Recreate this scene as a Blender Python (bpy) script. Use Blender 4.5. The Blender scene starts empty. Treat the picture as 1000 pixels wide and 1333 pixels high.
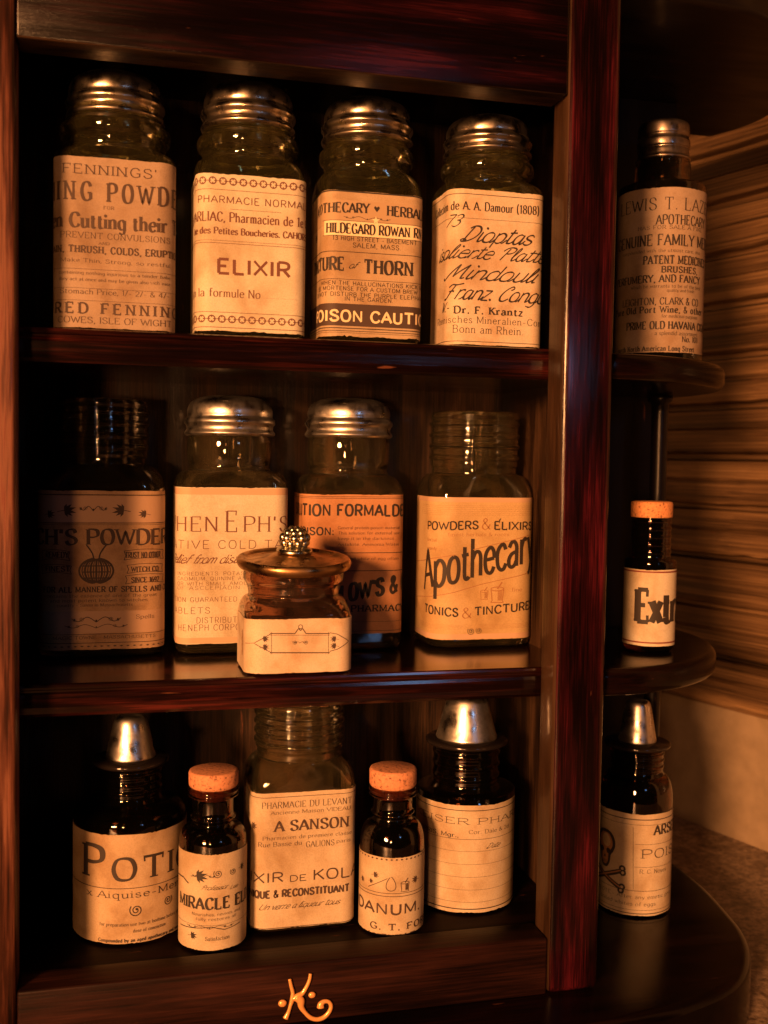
import bpy, bmesh, math, random
from mathutils import Vector, Matrix
random.seed(7)
S = bpy.context.scene
C = S.collection
R = math.radians

# ---------------------------------------------------------------- camera, world, lamps, exposure
cd = bpy.data.cameras.new('camera'); cam = bpy.data.objects.new('camera', cd); C.objects.link(cam)
cd.sensor_fit = 'VERTICAL'; cd.sensor_height = 36.0; cd.lens = 37.8
cd.clip_start = 0.02; cd.clip_end = 50
rx, ux, fx = Vector((.96914564, -.24597926, .01584058)), Vector((-.00320807, .05167204, .99865896)), Vector((.24646791, .96789679, -.04928861))
cam.matrix_world = Matrix(((rx.x, ux.x, -fx.x, 0), (rx.y, ux.y, -fx.y, -.56), (rx.z, ux.z, -fx.z, 0), (0, 0, 0, 1)))
cd.dof.use_dof = True; cd.dof.focus_distance = .64; cd.dof.aperture_fstop = 9.0
S.camera = cam

W = bpy.data.worlds.new('World'); S.world = W; W.use_nodes = True
W.node_tree.nodes['Background'].inputs[0].default_value = (.9, .42, .2, 1)
W.node_tree.nodes['Background'].inputs[1].default_value = .004

def lamp(name, loc, aim, power, size, col):
    d = bpy.data.lights.new(name, 'AREA'); d.shape = 'DISK'; d.size = size; d.energy = power; d.color = col
    o = bpy.data.objects.new(name, d); C.objects.link(o); o.location = loc
    o.rotation_euler = (Vector(aim) - Vector(loc)).to_track_quat('-Z', 'Y').to_euler()
    return o
lamp('warm_lamp', (-1.84, -2.62, .48), (.13, .05, -.05), 275, .56, (1, .41, .142))
lamp('second_warm_lamp', (-.42, -1.36, -.06), (.12, .05, -.03), 6.0, .10, (1, .41, .14))
lamp('dim_blue_window', (.48, -1.05, .20), (.28, .05, 0), .30, .10, (.32, .55, 1))

S.view_settings.view_transform = 'Standard'; S.view_settings.look = 'None'
S.view_settings.exposure = 0; S.view_settings.gamma = 1; S.view_settings.use_curve_mapping = False
S.cycles.max_bounces = 16; S.cycles.transmission_bounces = 14; S.cycles.glossy_bounces = 6; S.cycles.transparent_max_bounces = 16
S.cycles.use_denoising = True; S.cycles.sample_clamp_indirect = 4.0; S.cycles.blur_glossy = 0.6; S.cycles.caustics_reflective = False

# ---------------------------------------------------------------- materials
def newmat(name):
    m = bpy.data.materials.new(name); m.use_nodes = True
    return m, m.node_tree.nodes, m.node_tree.links, m.node_tree.nodes['Principled BSDF']
def plain(name, col, rough=.5, metal=0., **kw):
    m, n, l, b = newmat(name)
    b.inputs['Base Color'].default_value = (*col, 1); b.inputs['Roughness'].default_value = rough; b.inputs['Metallic'].default_value = metal
    for k, v in kw.items(): b.inputs[k.replace('_', ' ')].default_value = v
    return m
def ramp(n, stops):
    r = n.new('ShaderNodeValToRGB'); e = r.color_ramp.elements
    while len(e) < len(stops): e.new(.5)
    for i, (p, c) in enumerate(stops): e[i].position = p; e[i].color = (*c, 1)
    return r
def wood(name, axis, stops, rough=.3, grain=1., bump=.25, coat=.6, stretch=1.):
    m, n, l, b = newmat(name)
    tc = n.new('ShaderNodeTexCoord'); mp = n.new('ShaderNodeMapping'); l.new(tc.outputs['Object'], mp.inputs[0])
    s = [800 * grain] * 3; s[axis] = 24 * grain / stretch; mp.inputs['Scale'].default_value = s
    n1 = n.new('ShaderNodeTexNoise'); n1.inputs['Scale'].default_value = 1; n1.inputs['Detail'].default_value = 8; n1.inputs['Roughness'].default_value = .65; n1.inputs['Distortion'].default_value = .12
    l.new(mp.outputs[0], n1.inputs['Vector'])
    mp2 = n.new('ShaderNodeMapping'); l.new(tc.outputs['Object'], mp2.inputs[0]); s2 = [60 * grain] * 3; s2[axis] = 10 * grain / stretch; mp2.inputs['Scale'].default_value = s2
    n2 = n.new('ShaderNodeTexNoise'); n2.inputs['Scale'].default_value = 1; n2.inputs['Detail'].default_value = 3; l.new(mp2.outputs[0], n2.inputs['Vector'])
    mx = n.new('ShaderNodeMath'); mx.operation = 'MULTIPLY_ADD'; mx.inputs[1].default_value = .50; l.new(n1.outputs[0], mx.inputs[0])
    m2 = n.new('ShaderNodeMath'); m2.operation = 'MULTIPLY'; m2.inputs[1].default_value = .56; l.new(n2.outputs[0], m2.inputs[0]); l.new(m2.outputs[0], mx.inputs[2])
    r = ramp(n, stops); l.new(mx.outputs[0], r.inputs[0])
    # pale worn scratches where the varnish is gone
    n3 = n.new('ShaderNodeTexNoise'); n3.inputs['Scale'].default_value = 1.0; n3.inputs['Detail'].default_value = 4
    mp3 = n.new('ShaderNodeMapping'); l.new(tc.outputs['Object'], mp3.inputs[0]); s3 = [260] * 3; s3[axis] = 35; mp3.inputs['Scale'].default_value = s3
    l.new(mp3.outputs[0], n3.inputs['Vector'])
    r3 = ramp(n, [(.71, (0, 0, 0)), (.76, (1, 1, 1))]); l.new(n3.outputs[0], r3.inputs[0])
    mxc = n.new('ShaderNodeMix'); mxc.data_type = 'RGBA'; l.new(r3.outputs[0], mxc.inputs[0]); l.new(r.outputs[0], mxc.inputs[6]); mxc.inputs[7].default_value = (.10, .035, .018, 1)
    l.new(mxc.outputs[2], b.inputs['Base Color'])
    rr = n.new('ShaderNodeMapRange'); rr.inputs[1].default_value = .3; rr.inputs[2].default_value = .7; rr.inputs[3].default_value = rough * .7; rr.inputs[4].default_value = rough * 1.3; l.new(n2.outputs[0], rr.inputs[0]); l.new(rr.outputs[0], b.inputs['Roughness'])
    bp = n.new('ShaderNodeBump'); bp.inputs['Strength'].default_value = bump; bp.inputs['Distance'].default_value = .0006; l.new(n1.outputs[0], bp.inputs['Height']); l.new(bp.outputs[0], b.inputs['Normal'])
    b.inputs['Specular IOR Level'].default_value = .22; b.inputs['Coat Weight'].default_value = coat; b.inputs['Coat Roughness'].default_value = .12
    return m
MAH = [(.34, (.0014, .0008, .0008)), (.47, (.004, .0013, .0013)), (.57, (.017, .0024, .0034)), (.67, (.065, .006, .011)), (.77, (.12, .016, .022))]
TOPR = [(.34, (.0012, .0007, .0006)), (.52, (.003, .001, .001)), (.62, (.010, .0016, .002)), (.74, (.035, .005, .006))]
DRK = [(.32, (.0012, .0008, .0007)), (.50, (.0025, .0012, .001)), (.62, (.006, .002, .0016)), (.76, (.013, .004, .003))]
BRN = [(.38, (.003, .0018, .0012)), (.49, (.012, .006, .0033)), (.57, (.034, .017, .008)), (.70, (.085, .042, .021))]
M = {}
M['mah_v'] = wood('mahogany_upright', 2, MAH, .20, 1., .3, .12)
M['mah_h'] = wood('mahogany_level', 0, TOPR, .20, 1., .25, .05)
M['left_v'] = wood('worn_lit_mahogany_upright', 2, [(.40, (.006, .003, .002)), (.48, (.03, .009, .005)), (.55, (.085, .028, .016)), (.62, (.17, .068, .040)), (.70, (.11, .014, .012))], .42, .8, .4, .15)  # worn wood, with the lamp's sheen on this stile painted into the colour
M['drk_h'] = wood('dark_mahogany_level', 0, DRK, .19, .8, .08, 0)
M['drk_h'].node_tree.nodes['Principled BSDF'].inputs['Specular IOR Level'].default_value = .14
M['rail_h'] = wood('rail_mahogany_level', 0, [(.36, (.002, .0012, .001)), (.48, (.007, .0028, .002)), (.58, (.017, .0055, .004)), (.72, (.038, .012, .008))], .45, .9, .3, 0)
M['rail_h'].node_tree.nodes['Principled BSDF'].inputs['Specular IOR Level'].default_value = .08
M['brn_v'] = wood('raw_brown_upright', 2, BRN, .5, 1.1, .5, .12)
M['brn_h'] = wood('raw_brown_level', 0, BRN, .5, 1.1, .4, 0)
M['brn_in'] = wood('edge_brown_upright', 2, [(.36, (.008, .004, .0025)), (.5, (.026, .012, .0055)), (.66, (.055, .026, .012))], .5, 1., .3, .15)
M['black_v'] = wood('black_stain_upright', 2, [(.3, (.004, .003, .003)), (.7, (.006, .004, .004))], .34, 1., .1, .05)
M['black_h'] = wood('black_stain_level', 0, [(.3, (.0015, .001, .001)), (.7, (.005, .003, .0025))], .4, 1., .1, .1)
M['floor_h'] = wood('dull_floor_level', 0, DRK, .45, .8, .2, 0)
M['floor_h'].node_tree.nodes['Principled BSDF'].inputs['Specular IOR Level'].default_value = .05
M['slat'] = wood('slat_wood', 1, [(.40, (.012, .007, .004)), (.47, (.055, .030, .014)), (.54, (.12, .068, .032)), (.62, (.21, .125, .058)), (.72, (.38, .235, .115))], .40, 1.25, .8, .12, 7.)

def paper(name, col, stain, edge=.5):
    m, n, l, b = newmat(name)
    tc = n.new('ShaderNodeTexCoord')
    n1 = n.new('ShaderNodeTexNoise'); n1.inputs['Scale'].default_value = 55; n1.inputs['Detail'].default_value = 6; n1.inputs['Roughness'].default_value = .6; l.new(tc.outputs['Object'], n1.inputs['Vector'])
    r = ramp(n, [(.32, stain), (.50, col), (.75, tuple(min(.9, c * 1.06) for c in col))]); l.new(n1.outputs[0], r.inputs[0])
    n2 = n.new('ShaderNodeTexNoise'); n2.inputs['Scale'].default_value = 1400; n2.inputs['Detail'].default_value = 2; l.new(tc.outputs['Object'], n2.inputs['Vector'])
    r2 = ramp(n, [(.3, (.86, .84, .80)), (.6, (1, 1, 1))]); l.new(n2.outputs[0], r2.inputs[0])
    mx = n.new('ShaderNodeMix'); mx.data_type = 'RGBA'; mx.blend_type = 'MULTIPLY'; mx.inputs[0].default_value = 1; l.new(r.outputs[0], mx.inputs[6]); l.new(r2.outputs[0], mx.inputs[7])
    n4 = n.new('ShaderNodeTexNoise'); n4.inputs['Scale'].default_value = 21; n4.inputs['Detail'].default_value = 7; n4.inputs['Distortion'].default_value = .8; l.new(tc.outputs['Object'], n4.inputs['Vector'])
    r4 = ramp(n, [(.34, (.66, .56, .44)), (.47, (.94, .90, .84)), (.56, (1, 1, 1))]); l.new(n4.outputs[0], r4.inputs[0])
    m4 = n.new('ShaderNodeMix'); m4.data_type = 'RGBA'; m4.blend_type = 'MULTIPLY'; m4.inputs[0].default_value = .85; l.new(mx.outputs[2], m4.inputs[6]); l.new(r4.outputs[0], m4.inputs[7]); mx = m4
    l.new(mx.outputs[2], b.inputs['Base Color']); b.inputs['Roughness'].default_value = .62; b.inputs['Specular IOR Level'].default_value = .3
    bp = n.new('ShaderNodeBump'); bp.inputs['Strength'].default_value = .12; bp.inputs['Distance'].default_value = .0004
    n3 = n.new('ShaderNodeTexNoise'); n3.inputs['Scale'].default_value = 90; l.new(tc.outputs['Object'], n3.inputs['Vector'])
    l.new(n3.outputs[0], bp.inputs['Height']); l.new(bp.outputs[0], b.inputs['Normal'])
    tr = n.new('ShaderNodeBsdfTranslucent'); l.new(mx.outputs[2], tr.inputs[0]); ms = n.new('ShaderNodeMixShader'); ms.inputs[0].default_value = .28
    l.new(b.outputs[0], ms.inputs[1]); l.new(tr.outputs[0], ms.inputs[2]); l.new(ms.outputs[0], n['Material Output'].inputs[0])
    return m
M['pap_rose'] = paper('rosy_paper', (.47, .35, .255), (.36, .26, .18))
M['pap_cream'] = paper('cream_paper', (.80, .72, .56), (.70, .60, .44))
M['pap_tan'] = paper('tan_paper', (.60, .45, .29), (.46, .32, .19))
M['pap_old'] = paper('old_tan_paper', (.66, .43, .25), (.46, .28, .15))
M['pap_orange'] = paper('orange_paper', (.62, .31, .15), (.50, .23, .10))
M['pap_yellow'] = paper('yellow_tan_paper', (.70, .50, .26), (.62, .42, .20))
M['pap_pale'] = paper('pale_stained_paper', (.80, .66, .50), (.68, .48, .30))
M['pap_plain'] = paper('plain_paper', (.70, .58, .42), (.60, .46, .31))

M['ink'] = plain('black_ink', (.022, .014, .010), .7)
M['ink_brown'] = plain('brown_ink', (.13, .045, .028), .7)
M['ink_faded'] = plain('faded_ink', (.055, .030, .020), .7)
M['ink_tan'] = plain('tan_ink', (.32, .15, .06), .7)
M['ink_red'] = plain('red_brown_ink', (.18, .035, .022), .7)
M['tint'] = plain('printed_tint', (.38, .26, .15), .7)
M['tintb'] = plain('printed_band_tint', (.50, .32, .20), .7)
M['band'] = plain('printed_dark_band', (.055, .030, .020), .7)
M['knock'] = plain('paper_coloured_lettering', (.74, .58, .36), .7)

def glass(name, col, rough=.015, glow_mix=.06, glow_col=(.75, .68, .36)):
    m, n, l, b = newmat(name)
    b.inputs['Base Color'].default_value = (*col, 1); b.inputs['Roughness'].default_value = rough; b.inputs['Transmission Weight'].default_value = 1; b.inputs['IOR'].default_value = 1.5
    tc = n.new('ShaderNodeTexCoord'); n1 = n.new('ShaderNodeTexNoise'); n1.inputs['Scale'].default_value = 42; n1.inputs['Detail'].default_value = 2
    l.new(tc.outputs['Object'], n1.inputs['Vector']); bp = n.new('ShaderNodeBump'); bp.inputs['Strength'].default_value = .35; bp.inputs['Distance'].default_value = .0012
    l.new(n1.outputs[0], bp.inputs['Height']); l.new(bp.outputs[0], b.inputs['Normal'])
    df = n.new('ShaderNodeBsdfDiffuse'); df.inputs[0].default_value = (*glow_col, 1); ms = n.new('ShaderNodeMixShader')   # milky diffuse colour mixed in, painting the glow of lit glass
    n2 = n.new('ShaderNodeTexNoise'); n2.inputs['Scale'].default_value = 90; n2.inputs['Detail'].default_value = 6; l.new(tc.outputs['Object'], n2.inputs['Vector'])
    mr = n.new('ShaderNodeMapRange'); mr.inputs[1].default_value = .3; mr.inputs[2].default_value = .7; mr.inputs[3].default_value = glow_mix * .5; mr.inputs[4].default_value = glow_mix * 1.6
    l.new(n2.outputs[0], mr.inputs[0]); l.new(mr.outputs[0], ms.inputs[0]); l.new(b.outputs[0], ms.inputs[1]); l.new(df.outputs[0], ms.inputs[2]); l.new(ms.outputs[0], n['Material Output'].inputs[0])
    return m
M['g_clear'] = glass('yellow_green_glass', (.93, .94, .66), .015, .007, (.85, .74, .28))
M['g_warm'] = glass('warm_clear_glass', (.95, .90, .74), .015, .008)
M['g_smoke'] = glass('smoky_glass', (.60, .55, .47), .015, .006)
M['g_dark'] = glass('dark_brown_glass', (.24, .15, .08), .02, .003)
M['g_black'] = glass('dark_amber_glass', (.13, .045, .016), .02, .001)
M['g_pot'] = glass('brown_amber_glass', (.52, .33, .24), .02, .02, (.5, .3, .2))
M['black_gloss'] = plain('black_gloss', (.012, .009, .008), .12)

def metal(name, col, rough, streak=.15):
    m, n, l, b = newmat(name)
    tc = n.new('ShaderNodeTexCoord'); n1 = n.new('ShaderNodeTexNoise'); n1.inputs['Scale'].default_value = 120; n1.inputs['Detail'].default_value = 5
    l.new(tc.outputs['Object'], n1.inputs['Vector'])
    mr = n.new('ShaderNodeMapRange'); mr.inputs[1].default_value = .3; mr.inputs[2].default_value = .7; mr.inputs[3].default_value = rough * 1.7; mr.inputs[4].default_value = rough * .65; l.new(n1.outputs[0], mr.inputs[0]); l.new(mr.outputs[0], b.inputs['Roughness'])
    n5 = n.new('ShaderNodeTexNoise'); n5.inputs['Scale'].default_value = 60; n5.inputs['Detail'].default_value = 2; l.new(tc.outputs['Object'], n5.inputs['Vector']); b5 = n.new('ShaderNodeBump'); b5.inputs['Strength'].default_value = .07; b5.inputs['Distance'].default_value = .001; l.new(n5.outputs[0], b5.inputs['Height']); l.new(b5.outputs[0], b.inputs['Normal'])
    r = ramp(n, [(.32, tuple(c * .45 for c in col)), (.43, tuple(c * .85 for c in col)), (.62, col)]); l.new(n1.outputs[0], r.inputs[0]); l.new(r.outputs[0], b.inputs['Base Color'])
    b.inputs['Metallic'].default_value = 1
    return m
M['lid'] = metal('brushed_lid_metal', (.50, .43, .34), .25)
M['pewter'] = metal('pewter', (.72, .68, .62), .30)
M['bronze'] = metal('bronze', (.46, .27, .12), .30)
M['silver'] = metal('antique_silver', (.62, .58, .46), .22)
M['lid_dark'] = metal('tarnished_lid_metal', (.30, .25, .21), .30)
M['gold'] = plain('raised_gold_paint', (.74, .36, .12), .30, .25, Coat_Weight=.5)
def cork(name, col):
    m, n, l, b = newmat(name)
    tc = n.new('ShaderNodeTexCoord'); v = n.new('ShaderNodeTexNoise'); v.inputs['Scale'].default_value = 620; v.inputs['Detail'].default_value = 5; l.new(tc.outputs['Object'], v.inputs['Vector'])
    r = ramp(n, [(.33, tuple(c * .3 for c in col)), (.42, tuple(c * .85 for c in col)), (.7, tuple(min(1, c * 1.12) for c in col))]); l.new(v.outputs[0], r.inputs[0]); l.new(r.outputs[0], b.inputs['Base Color'])
    b.inputs['Roughness'].default_value = .8
    bp = n.new('ShaderNodeBump'); bp.inputs['Strength'].default_value = .5; bp.inputs['Distance'].default_value = .0006; l.new(v.outputs[0], bp.inputs['Height']); l.new(bp.outputs[0], b.inputs['Normal'])
    return m
M['cork'] = cork('cork', (.56, .24, .12))
M['cork_cap'] = cork('orange_cork', (.60, .25, .09))
M['filling'] = plain('dark_filling', (.06, .025, .014), .8)

# ---------------------------------------------------------------- helpers
def link(name, me, mat, parent=None):
    o = bpy.data.objects.new(name, me); C.objects.link(o)
    for k in (mat if isinstance(mat, (list, tuple)) else [mat]): me.materials.append(M[k])
    if parent: o.parent = parent
    return o
def obj(name, bm, mat, parent=None, smooth=False, angle=None):
    me = bpy.data.meshes.new(name); bmesh.ops.recalc_face_normals(bm, faces=bm.faces); bm.to_mesh(me); bm.free()
    if smooth:
        for p in me.polygons: p.use_smooth = True
    o = link(name, me, mat, parent)
    return o
def thing(name, label, cat, loc=(0, 0, 0), rz=0, group=None):
    o = bpy.data.objects.new(name, None); C.objects.link(o); o.location = loc; o.rotation_euler = (0, 0, rz); o.empty_display_size = .02
    o['label'] = label; o['category'] = cat
    if group: o['group'] = group
    return o
def bevel(o, w, seg=3, ang=35):
    m = o.modifiers.new('bevel', 'BEVEL'); m.width = w; m.segments = seg; m.limit_method = 'ANGLE'; m.angle_limit = R(ang)
    for p in o.data.polygons: p.use_smooth = True
    return o
def box(name, x0, x1, y0, y1, z0, z1, mat, parent, bw=.0015, seg=3):
    bm = bmesh.new(); bmesh.ops.create_cube(bm, size=1)
    for v in bm.verts: v.co = ((x0 + x1) / 2 + v.co.x * (x1 - x0), (y0 + y1) / 2 + v.co.y * (y1 - y0), (z0 + z1) / 2 + v.co.z * (z1 - z0))
    o = obj(name, bm, mat, parent)
    return bevel(o, bw, seg) if bw else o
def inner_face(o, axis, sign, mat):                             # bare brown wood on the inward edge of a frame member
    o.data.materials.append(M[mat])
    for p in o.data.polygons:
        if p.normal[axis] * sign > .9: p.material_index = 1
    return o
def prism(name, pts, z0, z1, mat, parent, bw, seg=4):          # plan outline, vertical sides
    bm = bmesh.new(); a = [bm.verts.new((x, y, z0)) for x, y in pts]; b = [bm.verts.new((x, y, z1)) for x, y in pts]; n = len(pts)
    bm.faces.new(a[::-1]); bm.faces.new(b)
    for i in range(n): bm.faces.new((a[i], a[(i + 1) % n], b[(i + 1) % n], b[i]))
    o = obj(name, bm, mat, parent)
    return bevel(o, bw, seg, 50) if bw else o
def extrude_x(name, prof, x0, x1, mat, parent):                # (y, z) profile swept along x
    bm = bmesh.new(); a = [bm.verts.new((x0, y, z)) for y, z in prof]; b = [bm.verts.new((x1, y, z)) for y, z in prof]; n = len(prof)
    bm.faces.new(a); bm.faces.new(b[::-1])
    for i in range(n): bm.faces.new((a[i], b[i], b[(i + 1) % n], a[(i + 1) % n]))
    return obj(name, bm, mat, parent)
def cat(pts, n=5, closed=False):                               # smooth curve through points of any dimension
    P = [tuple(p) for p in pts]; L = len(P); out = []
    if L < 3 and not closed: return P
    for i in range(L if closed else L - 1):
        p0 = P[(i - 1) % L] if closed or i > 0 else P[i]; p1 = P[i]; p2 = P[(i + 1) % L]; p3 = P[(i + 2) % L] if closed or i + 2 < L else p2
        for k in range(n):
            t = k / n
            out.append(tuple(.5 * (2 * b + (c - a) * t + (2 * a - 5 * b + 4 * c - d) * t * t + (3 * b - a - 3 * c + d) * t ** 3) for a, b, c, d in zip(p0, p1, p2, p3)))
    if not closed: out.append(P[-1])
    return out
def ring_pts(ax, ay, c, nc=9, nf=3):
    c = max(min(c, ax * .9999, ay * .9999), 1e-5); out = []
    for q, (sx, sy) in enumerate(((1, -1), (1, 1), (-1, 1), (-1, -1))):
        cx, cy = sx * (ax - c), sy * (ay - c); a0 = -math.pi / 2 + q * math.pi / 2
        for k in range(nc): 
            a = a0 + math.pi / 2 * k / (nc - 1); out.append((cx + c * math.cos(a), cy + c * math.sin(a)))
        # flat to next corner
        nx, ny = ((1, 1), (-1, 1), (-1, -1), (1, -1))[q]; a1 = a0 + math.pi / 2
        ex, ey = nx * (ax - c) + c * math.cos(a1), ny * (ay - c) + c * math.sin(a1)
        bx, by = out[-1]
        for k in range(1, nf + 1): out.append((bx + (ex - bx) * k / (nf + 1), by + (ey - by) * k / (nf + 1)))
    return out
def loft(bm, rings, cap0=True, cap1=True, flip=False):         # rings: (z, ax, ay, c)
    prev = None; first = None
    for z, ax, ay, c in rings:
        vs = [bm.verts.new((x, y, z)) for x, y in ring_pts(ax, ay, c)]
        if prev:
            n = len(vs)
            for i in range(n): bm.faces.new((prev[i], prev[(i + 1) % n], vs[(i + 1) % n], vs[i]))
        else: first = vs
        prev = vs
    if cap0: bm.faces.new(first[::-1])
    if cap1: bm.faces.new(prev)
def lathe_bm(prof, n=56, bm=None, x=0, y=0):
    bm = bm or bmesh.new(); prev = None; first = None
    for r, z in prof:
        vs = [bm.verts.new((x + max(r, 1e-5) * math.cos(2 * math.pi * i / n), y + max(r, 1e-5) * math.sin(2 * math.pi * i / n), z)) for i in range(n)]
        if prev:
            for i in range(n): bm.faces.new((prev[i], prev[(i + 1) % n], vs[(i + 1) % n], vs[i]))
        else: first = vs
        prev = vs
    bm.faces.new(first[::-1]); bm.faces.new(prev)
    return bm
def lathe(name, prof, mat, parent, n=56): return obj(name, lathe_bm(prof, n), mat, parent, True)
def tube(bm, path, rad, n=10, flat=1.0, nrm=None):             # swept tube with a radius per point
    prev = None; first = None; L = len(path)
    for i, p in enumerate(path):
        p = Vector(p); t = Vector(path[min(i + 1, L - 1)]) - Vector(path[max(i - 1, 0)])
        t.normalize(); u = Vector((0, 1, 0)) if abs(t.y) < .9 else Vector((1, 0, 0)); a = t.cross(u).normalized(); b = a.cross(t).normalized()
        r = rad[i] if isinstance(rad, (list, tuple)) else rad
        vs = [bm.verts.new(p + a * math.cos(2 * math.pi * k / n) * r + b * math.sin(2 * math.pi * k / n) * r * flat) for k in range(n)]
        if prev:
            for k in range(n): bm.faces.new((prev[k], prev[(k + 1) % n], vs[(k + 1) % n], vs[k]))
        else: first = vs
        prev = vs
    bm.faces.new(first[::-1]); bm.faces.new(prev)

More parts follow.
